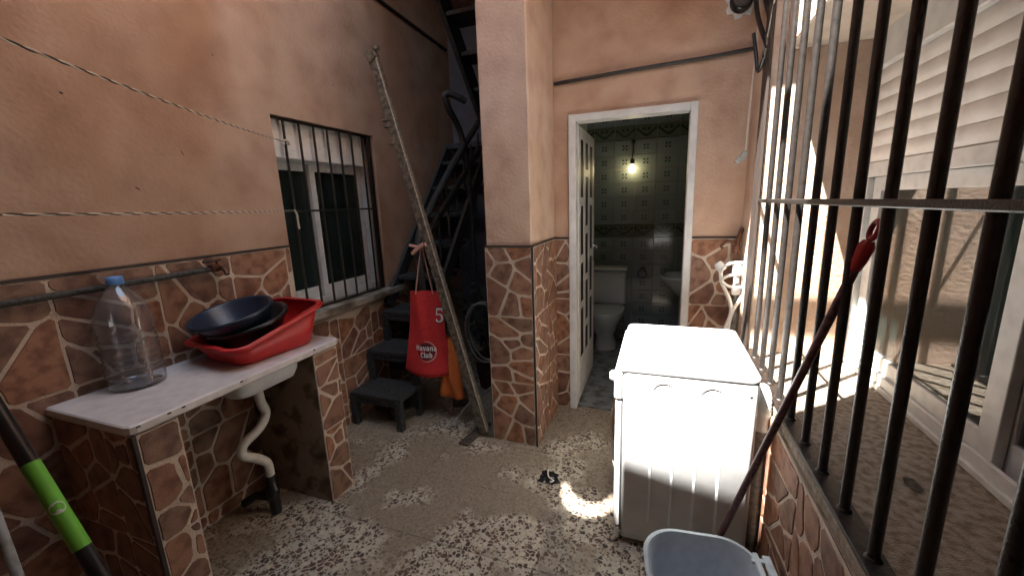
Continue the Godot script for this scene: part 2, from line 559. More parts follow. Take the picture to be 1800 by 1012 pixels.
# a dado of printed stone tiles: every stone a raised piece on the mortar bed
func dado(parent: Node, o: Vector3, u: Vector3, n: Vector3, w: float, h: float, sd: int, tw := 0.30, th := 0.42, per := 9, holes := [], scale_down := 1.0) -> void:
	var bed := new_st()
	var c := o + u * w * 0.5 + Vector3.UP * h * 0.5 + n * 0.004
	var pieces := [Rect2(0, 0, w, h)]
	for hole in holes:
		var next := []
		for q in pieces:
			var k: Rect2 = q.intersection(hole)
			if not k.has_area():
				next.append(q)
				continue
			if k.position.x > q.position.x: next.append(Rect2(q.position.x, q.position.y, k.position.x - q.position.x, q.size.y))
			if k.end.x < q.end.x: next.append(Rect2(k.end.x, q.position.y, q.end.x - k.end.x, q.size.y))
			if k.position.y > q.position.y: next.append(Rect2(k.position.x, q.position.y, k.size.x, k.position.y - q.position.y))
			if k.end.y < q.end.y: next.append(Rect2(k.position.x, k.end.y, k.size.x, q.end.y - k.end.y))
		pieces = next
	for q in pieces:
		var m: Vector2 = q.get_center()
		box(bed, o + u * m.x + Vector3.UP * m.y + n * 0.003, Vector3(q.size.x, q.size.y, 0.006), 0.0, Basis(u, Vector3.UP, u.cross(Vector3.UP)))
	var d := put(bed, "stone_dado", mats["mortar"], parent)
	var r := RandomNumberGenerator.new()
	r.seed = sd * 77 + 5
	var count := 0
	var rows := int(ceil(h / th - 0.01))
	var cols := int(ceil(w / tw - 0.01))
	var variants := []
	for k in 4: variants.append(cells_of(Vector2(tw, th), per, 900 + k * 31 + int(tw * 100)))
	for row in rows:
		for col in cols:
			var base := Vector2(col * tw, h - (row + 1) * th)
			var v: Array = variants[(row * 2 + col + sd) % 4]
			var flip := (row + col * 3 + sd) % 3 == 0
			for cell in v:
				var poly := PackedVector2Array()
				for p in cell:
					var q: Vector2 = p
					if flip: q = Vector2(tw - q.x, q.y)
					poly.append(q + base)
				if flip: poly.reverse()
				poly = clip_poly(poly, Vector2(0, 0.004), Vector2(0, -1))
				poly = clip_poly(poly, Vector2(w - 0.004, 0), Vector2(1, 0))
				if poly.size() < 3: continue
				var mid := Vector2.ZERO
				for p in poly: mid += p
				mid /= poly.size()
				var hit := false
				for hole in holes:
					var g: Rect2 = hole.grow(0.004)
					if g.has_point(mid): hit = true
					else:
						# keep the side of the hole edge on which the middle of the stone lies
						var touches := false
						for p in poly:
							if g.has_point(p): touches = true
						if touches:
							if mid.y < g.position.y: poly = clip_poly(poly, g.position, Vector2(0, 1))
							elif mid.x < g.position.x: poly = clip_poly(poly, g.position, Vector2(1, 0))
							elif mid.x > g.end.x: poly = clip_poly(poly, g.end, Vector2(-1, 0))
							else: poly = clip_poly(poly, g.end, Vector2(0, -1))
				if hit or poly.size() < 3: continue
				poly = roughened(poly, r)
				if poly.size() < 3: continue
				var top := 0.0085 + r.randf() * 0.002
				var st := new_st()
				var lo := []
				var hi := []
				var mc := Vector2.ZERO
				for p in poly: mc += p
				mc /= poly.size()
				for p in poly:
					var s := p + (mc - p).normalized() * minf(0.0022, p.distance_to(mc) * 0.3)
					lo.append(u * (p.x - mc.x) + Vector3.UP * (p.y - mc.y))
					hi.append(u * (s.x - mc.x) + Vector3.UP * (s.y - mc.y) + n * (top - 0.0055))
				loft(st, [lo, hi], true, false)
				cap(st, hi, n)
				st.generate_normals()
				inst(st.commit(), mats["stone_%d" % r.randi_range(0, 5)], "stone", d, Transform3D(Basis(), o + u * mc.x + Vector3.UP * mc.y + n * 0.0055), count)
				count += 1


# ------------------------------------------------------------------ scene
func _ready() -> void:
	rng.seed = 20
	# camera
	var cam := Camera3D.new()
	cam.name = "camera"
	cam.fov = 70.78
	cam.near = 0.05
	cam.far = 100.0
	cam.transform = Transform3D(Basis(Vector3.UP, 0.353549) * Basis(Vector3.RIGHT, -0.203731) * Basis(Vector3.BACK, -0.0367023), Vector3(0, 1.5, 0))
	add_child(cam)
	cam.current = true
	# sky
	var env := Environment.new()
	env.background_mode = Environment.BG_SKY
	var sky := Sky.new()
	var ps := ProceduralSkyMaterial.new()
	ps.sky_top_color = Color(0.60, 0.66, 0.74)
	ps.sky_horizon_color = Color(0.86, 0.87, 0.88)
	ps.sky_curve = 0.18
	ps.ground_bottom_color = Color(0.30, 0.27, 0.24)
	ps.ground_horizon_color = Color(0.70, 0.72, 0.74)
	sky.sky_material = ps
	env.sky = sky
	env.background_energy_multiplier = 1.0
	env.tonemap_mode = Environment.TONE_MAPPER_LINEAR
	env.tonemap_exposure = 9.4
	env.sdfgi_enabled = true
	env.ssao_enabled = true
	env.ssil_enabled = true
	var we := WorldEnvironment.new()
	we.name = "world_environment"
	we.environment = env
	add_child(we)
	# sun: high, from behind the left shoulder
	var sun := DirectionalLight3D.new()
	sun.name = "sun"
	sun.light_energy = 1.6
	sun.light_color = Color(1.0, 0.98, 0.95)
	sun.light_angular_distance = 0.5
	sun.shadow_enabled = true
	add_child(sun)
	sun.look_at_from_position(Vector3.ZERO, Vector3(0.296, -0.908, -0.296), Vector3.UP)

	make_materials()
	build_floor()
	build_left_wall()
	build_back_wall()
	build_pillar()
	build_right_wall()
	build_overhead()
	build_passage()
	build_bathroom()
	build_left_window()
	build_counter()
	build_stairs()
	build_leaning_post()
	build_right_window()
	build_machine()
	build_bucket_and_mop()
	build_back_details()
	build_small_things()


func build_floor() -> void:
	var ft := StandardMaterial3D.new()
	ft.resource_name = "terrazzo"
	ft.albedo_texture = terrazzo()
	ft.roughness = 0.55
	ft.heightmap_enabled = false
	var root := thing("courtyard_floor", "worn terrazzo tile floor of the courtyard with dark chips and cement smears", "floor", Vector3.ZERO, "", "structure")
	solid("bedding", Vector3(LEFT - 0.3, -0.3, -4.0), Vector3(1.2, -0.003, 2.2), mats["concrete"], root)
	var size := 0.40
	var i := 0
	for cz in range(-6, 5):
		for cx in range(-5, 3):
			var x0 := -0.43 + cx * size
			var z0 := -1.75 + cz * size
			var lo := Vector2(maxf(x0, LEFT - 0.02), maxf(z0, -3.95))
			var hi := Vector2(minf(x0 + size, RIGHT + 0.02), minf(z0 + size, 2.0))
			if x0 > -0.96 and z0 < BACK - 0.3: continue
			if hi.x - lo.x < 0.02 or hi.y - lo.y < 0.02: continue
			var st := new_st()
			var g := 0.0016
			var top := []
			var low := []
			var dy := rng.randf_range(-0.0008, 0.0008)
			for q in [Vector2(lo.x + g, lo.y + g), Vector2(hi.x - g, lo.y + g), Vector2(hi.x - g, hi.y - g), Vector2(lo.x + g, hi.y - g)]:
				low.append(Vector3(q.x, -0.0028, q.y))
				var s := Vector2(clampf(q.x, lo.x + 0.004, hi.x - 0.004), clampf(q.y, lo.y + 0.004, hi.y - 0.004))
				top.append(Vector3(s.x, dy, s.y))
			for k in 4:
				var k2 := (k + 1) % 4
				for tr in [[low[k], low[k2], top[k2]], [low[k], top[k2], top[k]]]:
					uv_tri(st, tr, Vector3.UP)
			uv_tri(st, [top[0], top[1], top[2]], Vector3.UP)
			uv_tri(st, [top[0], top[2], top[3]], Vector3.UP)
			st.generate_normals()
			inst(st.commit(), ft, "floor_tile", root, Transform3D(), i)
			i += 1

func uv_tri(st: SurfaceTool, t: Array, out: Vector3) -> void:
	var o := t
	if (t[1] - t[0]).cross(t[2] - t[0]).dot(out) > 0.0: o = [t[0], t[2], t[1]]
	for p in o:
		st.set_uv(Vector2((p.x + 2.1) / 2.7, (p.z + 2.9) / 2.7))
		st.add_vertex(p)


# ------------------------------------------------------------------ walls
func build_left_wall() -> void:
	var root := thing("left_wall", "tall peach plastered wall on the left with a stone tiled dado and barred window opening", "wall", Vector3.ZERO, "", "structure")
	var m: Material = mats["peach_plaster"]
	var t := 0.30
	var st := new_st()
	var zn := 2.0
	var zf := -3.95
	var top := 6.1
	slab(st, Vector3(LEFT - t, 0, -1.79), Vector3(LEFT, 4.6, zn))
	slab(st, Vector3(LEFT - t, 4.6, -1.79), Vector3(LEFT, top, -0.6))
	slab(st, Vector3(LEFT - t, 4.6, 0.7), Vector3(LEFT, top, zn))
	slab(st, Vector3(LEFT - t, 0, zf), Vector3(LEFT, top, -2.655))
	slab(st, Vector3(LEFT - t, 0, -2.655), Vector3(LEFT, 0.83, -1.79))
	slab(st, Vector3(LEFT - t, 2.035, -2.655), Vector3(LEFT, top, -1.79))
	put(st, "plaster", m, root)
	# dado: from the near side to the far side, u runs towards the back
	dado(root, Vector3(LEFT + 0.001, 0, -0.10), Vector3(0, 0, -1), Vector3(1, 0, 0), 2.80, 1.300, 1, 0.33, 0.41, 7, [Rect2(1.682, 0.80, 2.0, 1.0)])
	solid("dado_trim", Vector3(LEFT + 0.0005, 1.302, -1.785), Vector3(LEFT + 0.012, 1.313, -0.1), mats["trim_dark"], root)
	# thin parapet panel with a crescent shaped ornamental opening, high above the frame
	var pan := CSGCombiner3D.new()
	pan.name = "parapet_panel"
	var slb := CSGBox3D.new()
	slb.name = "panel"
	slb.size = Vector3(0.03, top - 4.6, 1.3)
	slb.position = Vector3(LEFT - 0.04, (top + 4.6) * 0.5, 0.05)
	slb.material = m
	pan.add_child(slb)
	var cut := CSGPolygon3D.new()
	cut.name = "crescent_opening"
	var ring_a := PackedVector2Array()
	var ring_b := PackedVector2Array()
	for k in 40:
		var an := TAU * k / 40.0
		for q in [[-0.305, -1.885, 0.150, 0.175, ring_a], [-0.300, -1.990, 0.125, 0.190, ring_b]]:
			var fx: float = q[0] + q[2] * cos(an)
			var fz: float = q[1] + q[3] * sin(an)
			var dx := fx - LEFT + 0.04
			q[4].append(Vector2(fz + dx, 3.068 * dx))
	cut.polygon = Geometry2D.clip_polygons(ring_a, ring_b)[0]
	cut.depth = 0.2
	cut.operation = CSGShape3D.OPERATION_SUBTRACTION
	cut.material = m
	cut.transform = Transform3D(Basis(Vector3(0, 0, 1), Vector3(0, 1, 0), Vector3(-1, 0, 0)), Vector3(LEFT - 0.14, 0, 0))
	pan.add_child(cut)
	root.add_child(pan)
	# room behind the window
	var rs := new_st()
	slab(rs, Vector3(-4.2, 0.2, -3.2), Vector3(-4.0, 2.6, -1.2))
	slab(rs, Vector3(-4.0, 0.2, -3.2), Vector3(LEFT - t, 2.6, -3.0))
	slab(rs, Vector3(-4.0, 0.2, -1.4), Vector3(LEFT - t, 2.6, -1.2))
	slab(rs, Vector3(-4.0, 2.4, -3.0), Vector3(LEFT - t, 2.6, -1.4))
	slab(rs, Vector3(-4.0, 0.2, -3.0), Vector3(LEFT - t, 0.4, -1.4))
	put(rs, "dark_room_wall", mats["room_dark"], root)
	# stone sill
	var ss := new_st()
	slab(ss, Vector3(LEFT - 0.25, 0.832, -2.82), Vector3(LEFT + 0.06, 0.885, -1.80), 0.006)
	put(ss, "window_sill", mats["concrete"], root)

func build_back_wall() -> void:
	var root := thing("back_wall", "salmon plastered back wall round the bathroom doorway with stone tiled dado", "wall", Vector3.ZERO, "", "structure")
	var st := new_st()
	var b := BACK - 0.12
	slab(st, Vector3(-0.975, 0, b), Vector3(-0.575, 6.0, BACK))
	slab(st, Vector3(0.178, 0, b), Vector3(0.9, 6.0, BACK))
	slab(st, Vector3(-0.575, 2.04, b), Vector3(0.178, 6.0, BACK))
	put(st, "plaster", mats["pink_plaster"], root)
	dado(root, Vector3(-0.69, 0, BACK + 0.001), Vector3(1, 0, 0), Vector3(0, 0, 1), 0.108, 1.25, 3, 0.30, 0.42, 9)
	dado(root, Vector3(0.186, 0, BACK + 0.001), Vector3(1, 0, 0), Vector3(0, 0, 1), 0.272, 1.25, 5, 0.30, 0.42, 9)
	solid("dado_trim", Vector3(-0.678, 1.252, BACK + 0.0005), Vector3(-0.583, 1.262, BACK + 0.012), mats["trim_dark"], root)
	solid("dado_trim", Vector3(0.186, 1.252, BACK + 0.0005), Vector3(0.458, 1.262, BACK + 0.012), mats["trim_dark"], root)

func build_pillar() -> void:
	var root := thing("pillar", "square salmon pillar with crazy stone tiles on its lower half between stairs and doorway", "pillar", Vector3.ZERO, "", "structure")
	var st := new_st()
	slab(st, Vector3(-0.968, 0, BACK), Vector3(-0.684, 6.0, -2.206), 0.008)
	put(st, "plaster", mats["pale_plaster"], root)
	dado(root, Vector3(-0.975, 0, -2.2055), Vector3(1, 0, 0), Vector3(0, 0, 1), 0.287, 1.256, 2, 0.287, 0.42, 9)
	dado(root, Vector3(-0.6835, 0, -2.212), Vector3(0, 0, -1), Vector3(1, 0, 0), 0.538, 1.256, 4, 0.27, 0.42, 9)
	var tr := new_st()
	slab(tr, Vector3(-0.978, 1.258, -2.2055), Vector3(-0.684, 1.267, -2.192), 0.001)
	slab(tr, Vector3(-0.684, 1.258, -2.745), Vector3(-0.669, 1.267, -2.192), 0.001)
	put(tr, "dado_trim", mats["trim_dark"], root)
	solid("corner_bead", Vector3(-0.686, 0, -2.2065), Vector3(-0.675, 1.256, -2.193), mats["brown_iron"], root, 0.002)

func build_right_wall() -> void:
	var root := thing("right_wall", "right hand wall with stone tiles under the deep barred window", "wall", Vector3.ZERO, "", "structure")
	var m: Material = mats["pale_plaster"]
	var st := new_st()
	slab(st, Vector3(RIGHT, 0, BACK - 0.2), Vector3(1.05, 5.6, -2.35))                 # far jamb
	slab(st, Vector3(RIGHT + 0.055, 2.15, -2.35), Vector3(1.05, 5.6, 2.0))             # lintel
	slab(st, Vector3(RIGHT, 0, 0.35), Vector3(1.05, 2.15, 2.0))                       # near jamb
	put(st, "plaster", m, root)
	solid("soffit", Vector3(RIGHT + 0.057, 2.143, -2.348), Vector3(0.836, 2.149, 0.348), mats["reveal_white"], root)
	solid("lower_wall", Vector3(0.4345, 0, -2.35), Vector3(1.05, 0.655, 0.35), mats["render_brown"], root)
	dado(root, Vector3(0.434, 0, -2.30), Vector3(0, 0, 1), Vector3(-1, 0, 0), 2.3, 0.652, 7, 0.33, 0.42, 8)
	var sl := new_st()
	slab(sl, Vector3(0.44, 0.656, -2.35), Vector3(1.05, 0.69, 0.35), 0.004)
	put(sl, "window_sill", mats["sill_cement"], root)
	# the room behind
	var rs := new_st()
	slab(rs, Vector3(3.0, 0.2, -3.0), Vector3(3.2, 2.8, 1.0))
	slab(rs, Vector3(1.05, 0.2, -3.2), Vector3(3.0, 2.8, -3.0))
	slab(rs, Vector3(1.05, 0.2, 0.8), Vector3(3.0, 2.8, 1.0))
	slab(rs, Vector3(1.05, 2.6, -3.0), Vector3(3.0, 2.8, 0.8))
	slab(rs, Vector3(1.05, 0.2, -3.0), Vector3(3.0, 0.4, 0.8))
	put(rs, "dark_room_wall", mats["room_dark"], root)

func build_overhead() -> void:
	# gallery over the near half of the yard; its edge throws the shade that ends on the washing machine
	var g := new_st()
	var lo := []
	var hi := []
	for p in [Vector2(LEFT - 0.1, -0.56), Vector2(-1.14, -0.56), Vector2(-1.02, -0.70), Vector2(-0.55, -0.67), Vector2(-0.25, -0.92), Vector2(0.0, -1.13), Vector2(0.55, -1.46), Vector2(0.55, 2.3), Vector2(LEFT - 0.1, 2.3)]:
		lo.append(Vector3(p.x, 3.0, p.y))
		hi.append(Vector3(p.x, 3.16, p.y))
	loft(g, [lo, hi], true, false)
	cap(g, lo, Vector3.DOWN)
	cap(g, hi, Vector3.UP)
	tag(put(g, "gallery_slab", mats["pink_plaster"]), "plastered slab of the upper gallery over the near half of the yard", "slab", "", "structure")
	tag(solid("near_wall", Vector3(LEFT - 0.3, 0, 2.0), Vector3(1.05, 3.0, 2.3), mats["pink_plaster"]), "plain plastered wall closing the near end of the yard", "wall", "", "structure")
	var bb := new_st()
	slab(bb, Vector3(-0.30, 3.0, BACK), Vector3(0.55, 3.18, -2.02))
	slab(bb, Vector3(LEFT, 3.35, -3.95), Vector3(-1.52, 3.5, -2.45))
	slab(bb, Vector3(-1.45, 3.0, BACK + 0.3), Vector3(-0.30, 3.18, -1.75))
	slab(bb, Vector3(-0.975, 3.0, BACK), Vector3(-0.30, 3.18, BACK + 0.3))
	tag(put(bb, "back_balcony_slab", mats["pink_plaster"]), "underside of the small balcony above the bathroom door", "slab", "", "structure")
	# steel tube across the yard, out of the frame, whose shadow crosses the window reveal
	var b := thing("overhead_steel_frame", "square steel tube spanning the yard high above the washing machine", "steel frame", Vector3.ZERO)
	var s1 := new_st()
	bar(s1, Vector3(LEFT, 3.13, -1.62), Vector3(0.6, 3.13, -1.62), 0.05, 0.06)
	put(s1, "cross_tube", mats["black_iron"], b)


func build_passage() -> void:
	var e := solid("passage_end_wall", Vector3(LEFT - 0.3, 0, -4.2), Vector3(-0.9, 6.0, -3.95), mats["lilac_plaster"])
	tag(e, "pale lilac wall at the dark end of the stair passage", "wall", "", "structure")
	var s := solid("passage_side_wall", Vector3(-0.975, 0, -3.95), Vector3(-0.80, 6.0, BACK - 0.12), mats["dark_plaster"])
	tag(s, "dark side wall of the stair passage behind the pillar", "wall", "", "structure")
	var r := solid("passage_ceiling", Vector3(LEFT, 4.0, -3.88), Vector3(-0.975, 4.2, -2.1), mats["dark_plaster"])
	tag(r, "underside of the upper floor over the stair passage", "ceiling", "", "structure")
	var c := new_st()
	tube(c, [Vector3(LEFT + 0.012, 3.03, -2.7), Vector3(LEFT + 0.012, 3.0, -3.9)], 0.012, 8)
	tag(put(c, "wall_conduit", mats["trim_dark"]), "thin dark conduit along the left wall high above the stairs", "conduit")


# ------------------------------------------------------------------ bathroom behind the door
func build_bathroom() -> void:
	var root := thing("bathroom", "small dim bathroom seen through the doorway, its walls tiled with green motifs", "bathroom", Vector3.ZERO, "", "structure")
	var plain := StandardMaterial3D.new()
	plain.resource_name = "bath_tile"
	plain.albedo_texture = tile_print(false)
	plain.roughness = 0.12
	var band := StandardMaterial3D.new()
	band.resource_name = "bath_border"
	band.albedo_texture = tile_print(true)
	band.roughness = 0.12
	var x0 := -0.80
	var x1 := 0.70
	var zb := -4.42
	solid("bath_back_wall", Vector3(x0 - 0.2, 0, zb - 0.2), Vector3(x1 + 0.2, 2.6, zb), mats["mortar"], root)
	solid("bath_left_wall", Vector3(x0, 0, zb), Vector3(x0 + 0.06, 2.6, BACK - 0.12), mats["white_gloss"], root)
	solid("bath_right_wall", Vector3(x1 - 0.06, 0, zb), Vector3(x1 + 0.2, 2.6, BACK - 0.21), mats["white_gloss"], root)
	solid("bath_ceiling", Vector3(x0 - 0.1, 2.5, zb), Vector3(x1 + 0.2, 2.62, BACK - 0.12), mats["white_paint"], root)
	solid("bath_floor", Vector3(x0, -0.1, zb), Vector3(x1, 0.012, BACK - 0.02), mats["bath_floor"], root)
	var tw := 0.203
	var th := 0.138
	var tile := tile_mesh(tw, th)
	var i := 0
	for row in 18:
		for col in 8:
			var x := x0 - 0.07 + (col + 0.5) * tw
			var y := 0.012 + (row + 0.5) * th
			if x < x0 + 0.02 or x > x1: continue
			var border: bool = row == 8 or row == 15
			inst(tile, band if border else plain, "wall_tile", root, Transform3D(Basis(Vector3.BACK, rng.randf_range(-0.004, 0.004)) * Basis(Vector3.UP, rng.randf_range(-0.006, 0.006)) * Basis(Vector3.RIGHT, rng.randf_range(-0.006, 0.006)), Vector3(x, y, zb + 0.001)), i)
			i += 1
	# hanging bulb
	var b := thing("hanging_bulb", "lit bare bulb hanging from a short cord on the bathroom wall", "light bulb", Vector3(-0.285, 1.80, zb + 0.060))
	var st := new_st()
	lathe(st, [Vector2(0.0, -0.036), Vector2(0.018, -0.032), Vector2(0.028, -0.018), Vector2(0.031, 0.0), Vector2(0.027, 0.018), Vector2(0.016, 0.036), Vector2(0.013, 0.046)], 16)
	put(st, "glass_bulb", mats["bulb"], b)
	var so := new_st()
	lathe(so, [Vector2(0.0, 0.044), Vector2(0.020, 0.044), Vector2(0.021, 0.085), Vector2(0.012, 0.098), Vector2(0.0, 0.1)], 12)
	put(so, "socket", mats["black_plastic"], b)
	var co := new_st()
	tube(co, spline([Vector3(0, 0.098, 0), Vector3(0.004, 0.17, 0.0), Vector3(0.004, 0.25, -0.02), Vector3(0.004, 0.262, -0.045)]), 0.006, 6)
	put(co, "cord", mats["black_plastic"], b)
	var cl := new_st()
	lathe(cl, [Vector2(0.02, 0.0), Vector2(0.02, 0.018), Vector2(0, 0.02)], 12, Vector3(0.004, 0.262, -0.052), Basis(Vector3.RIGHT, PI / 2))
	put(cl, "wall_rose", mats["black_plastic"], b)
	var l := OmniLight3D.new()
	l.name = "bulb_light"
	l.light_color = Color(1.0, 0.82, 0.50)
	l.light_energy = 0.00045
	l.light_size = 0.03
	l.omni_range = 8.0
	l.omni_attenuation = 2.0
	l.shadow_enabled = true
	l.position = Vector3(0, 0, 0)
	b.add_child(l)
	# toilet
	var t := thing("toilet", "white toilet with cistern against the bathroom back wall", "toilet", Vector3(-0.50, 0.012, zb + 0.02))
	var bo := new_st()
	var rings := []
	for q in [[0.0, 0.11, 0.15, 0.28], [0.14, 0.09, 0.13, 0.28], [0.28, 0.14, 0.19, 0.34], [0.38, 0.18, 0.23, 0.36], [0.40, 0.18, 0.23, 0.36]]:
		rings.append(rring(Vector3(0, q[0], q[3]), Vector3.RIGHT, Vector3.BACK, q[1], q[2], q[1] * 0.95))
	loft(bo, rings)
	cap(bo, rings[-1], Vector3.UP)
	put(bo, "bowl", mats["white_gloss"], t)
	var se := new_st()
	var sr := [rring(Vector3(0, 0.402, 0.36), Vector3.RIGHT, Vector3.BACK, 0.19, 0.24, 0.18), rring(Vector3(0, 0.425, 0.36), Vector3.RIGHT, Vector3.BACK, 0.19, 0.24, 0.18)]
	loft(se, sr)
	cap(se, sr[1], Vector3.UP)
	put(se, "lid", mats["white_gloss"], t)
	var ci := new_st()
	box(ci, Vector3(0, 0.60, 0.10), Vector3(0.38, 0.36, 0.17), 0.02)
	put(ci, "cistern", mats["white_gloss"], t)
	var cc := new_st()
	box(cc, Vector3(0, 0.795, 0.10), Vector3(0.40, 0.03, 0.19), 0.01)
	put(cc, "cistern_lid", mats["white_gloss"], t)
	# basin
	var w := thing("wash_basin", "white round edged wash basin on the right side of the bathroom", "wash basin", Vector3(0.26, 0, -4.1))
	var bs := new_st()
	var br := []
	for q in [[0.56, 0.04], [0.62, 0.10], [0.70, 0.17], [0.76, 0.20], [0.78, 0.205], [0.785, 0.19], [0.74, 0.17], [0.68, 0.12], [0.66, 0.02]]:
		br.append(rring(Vector3(0, q[0], 0), Vector3.RIGHT, Vector3.BACK, q[1] * 1.2, q[1] * 1.05, q[1] * 0.9))
	loft(bs, br)
	put(bs, "bowl", mats["white_gloss"], w)
	var bp := new_st()
	lathe(bp, [Vector2(0.10, 0.012), Vector2(0.07, 0.2), Vector2(0.065, 0.57)], 16)
	put(bp, "pedestal", mats["white_gloss"], w)
	var bt := new_st()
	tube(bt, spline([Vector3(0, 0.785, -0.16), Vector3(0, 0.90, -0.16), Vector3(0, 0.92, -0.10), Vector3(0, 0.88, -0.06)]), 0.011, 8)
	put(bt, "tap", mats["chrome"], w)
	# towel ring and paper holder
	var h := thing("paper_holder", "small dark paper holder on the bathroom wall beside the cistern", "paper holder", Vector3(-0.16, 0.74, zb + 0.012))
	var hs := new_st()
	tube(hs, ring_path(Vector3(0, 0, 0.03), Vector3.RIGHT, Vector3.UP, 0.045, 16), 0.006, 6, false)
	put(hs, "ring", mats["black_plastic"], h)
	var hb := new_st()
	box(hb, Vector3(0, 0.055, 0.018), Vector3(0.03, 0.03, 0.036), 0.004)
	put(hb, "bracket", mats["black_plastic"], h)
	build_door()

func ring_path(c: Vector3, u: Vector3, v: Vector3, r: float, n: int) -> Array:
	var a := ring_at(c, u, v, r, n)
	a.append(a[0])
	return a

func tile_mesh(w: float, h: float) -> ArrayMesh:
	var st := new_st()
	var g := 0.001
	var f := [Vector3(-w / 2 + g, -h / 2 + g, 0), Vector3(w / 2 - g, -h / 2 + g, 0), Vector3(w / 2 - g, h / 2 - g, 0), Vector3(-w / 2 + g, h / 2 - g, 0)]
	var t := []
	for p in f: t.append(Vector3(p.x - signf(p.x) * 0.002, p.y - signf(p.y) * 0.002, 0.006))
	var uv := func(p: Vector3) -> Vector2: return Vector2(p.x / w + 0.5, 0.5 - p.y / h)
	for k in 4:
		var k2 := (k + 1) % 4
		var out: Vector3 = (f[k] + f[k2]) * 0.5 + Vector3(0, 0, 0.02)
		for q in [[f[k], f[k2], t[k2]], [f[k], t[k2], t[k]]]:
			if (q[1] - q[0]).cross(q[2] - q[0]).dot(out) > 0.0: q = [q[0], q[2], q[1]]
			for p in q:
				st.set_uv(uv.call(p)); st.add_vertex(p)
	for q in [[t[0], t[2], t[1]], [t[0], t[3], t[2]]]:
		for p in q:
			st.set_uv(uv.call(p)); st.add_vertex(p)
	st.generate_normals()
	return st.commit()

func build_door() -> void:
	var d := thing("bathroom_door", "white metal bathroom door standing open inwards in its white frame", "door", Vector3.ZERO)
	var m: Material = mats["white_paint"]
	var st := new_st()
	var zf := BACK + 0.022
	slab(st, Vector3(-0.583, 0, BACK - 0.10), Vector3(-0.535, 2.048, zf), 0.003)
	slab(st, Vector3(0.143, 0, BACK - 0.10), Vector3(0.186, 2.048, zf), 0.003)
	slab(st, Vector3(-0.535, 2.006, BACK - 0.10), Vector3(0.143, 2.047, zf - 0.001), 0.003)
	put(st, "frame", m, d)
	# leaf along z, opened against the left
	var x := -0.548
	var z0 := -2.815
	var z1 := -3.50
	var lf := new_st()
	var cols := [[0.075, 0.20], [0.27, 0.40], [0.47, 0.60]]
	var rows := [[[0.34, 0.72], [0.77, 1.06], [1.12, 1.47], [1.53, 1.92]], [[0.34, 0.53], [0.58, 0.90], [0.95, 1.26], [1.32, 1.68], [1.73, 1.92]], [[0.34, 0.72], [0.77, 1.06], [1.12, 1.47], [1.53, 1.92]]]
	# stiles between the columns
	var edges := [0.0, 0.075, 0.20, 0.27, 0.40, 0.47, 0.60, 0.685]
	for k in range(0, 8, 2):
		slab(lf, Vector3(x - 0.018, 0.03, z0 - edges[k + 1]), Vector3(x + 0.018, 1.995, z0 - edges[k]), 0.001)
	for c in 3:
		var prev := 0.03
		for r in rows[c]:
			slab(lf, Vector3(x - 0.0175, prev, z0 - cols[c][1]), Vector3(x + 0.0175, r[0], z0 - cols[c][0]))
			prev = r[1]
		slab(lf, Vector3(x - 0.0175, prev, z0 - cols[c][1]), Vector3(x + 0.0175, 1.995, z0 - cols[c][0]))
	var leaf := put(lf, "leaf", m, d)
	for c in 3:
		for r in rows[c]:
			var p := new_st()
			slab(p, Vector3(x - 0.014, r[0] - 0.002, z0 - cols[c][1] - 0.002), Vector3(x + 0.014, r[1] + 0.002, z0 - cols[c][0] + 0.002))
			put(p, "pane", mats["door_pane"], leaf)
	var h := new_st()
	box(h, Vector3(x + 0.021, 1.10, z1 + 0.045), Vector3(0.008, 0.20, 0.04), 0.003)
	tube(h, [Vector3(x + 0.02, 1.13, z1 + 0.045), Vector3(x + 0.065, 1.13, z1 + 0.045), Vector3(x + 0.068, 1.13, z1 + 0.15)], 0.009, 8)
	put(h, "handle", mats["chrome"], leaf)
	for y in [0.22, 1.0, 1.45, 1.86]:
		var hg := new_st()
		tube(hg, [Vector3(-0.53, y - 0.05, BACK - 0.085), Vector3(-0.53, y + 0.05, BACK - 0.085)], 0.009, 8)
		put(hg, "hinge", mats["white_gloss"], d)


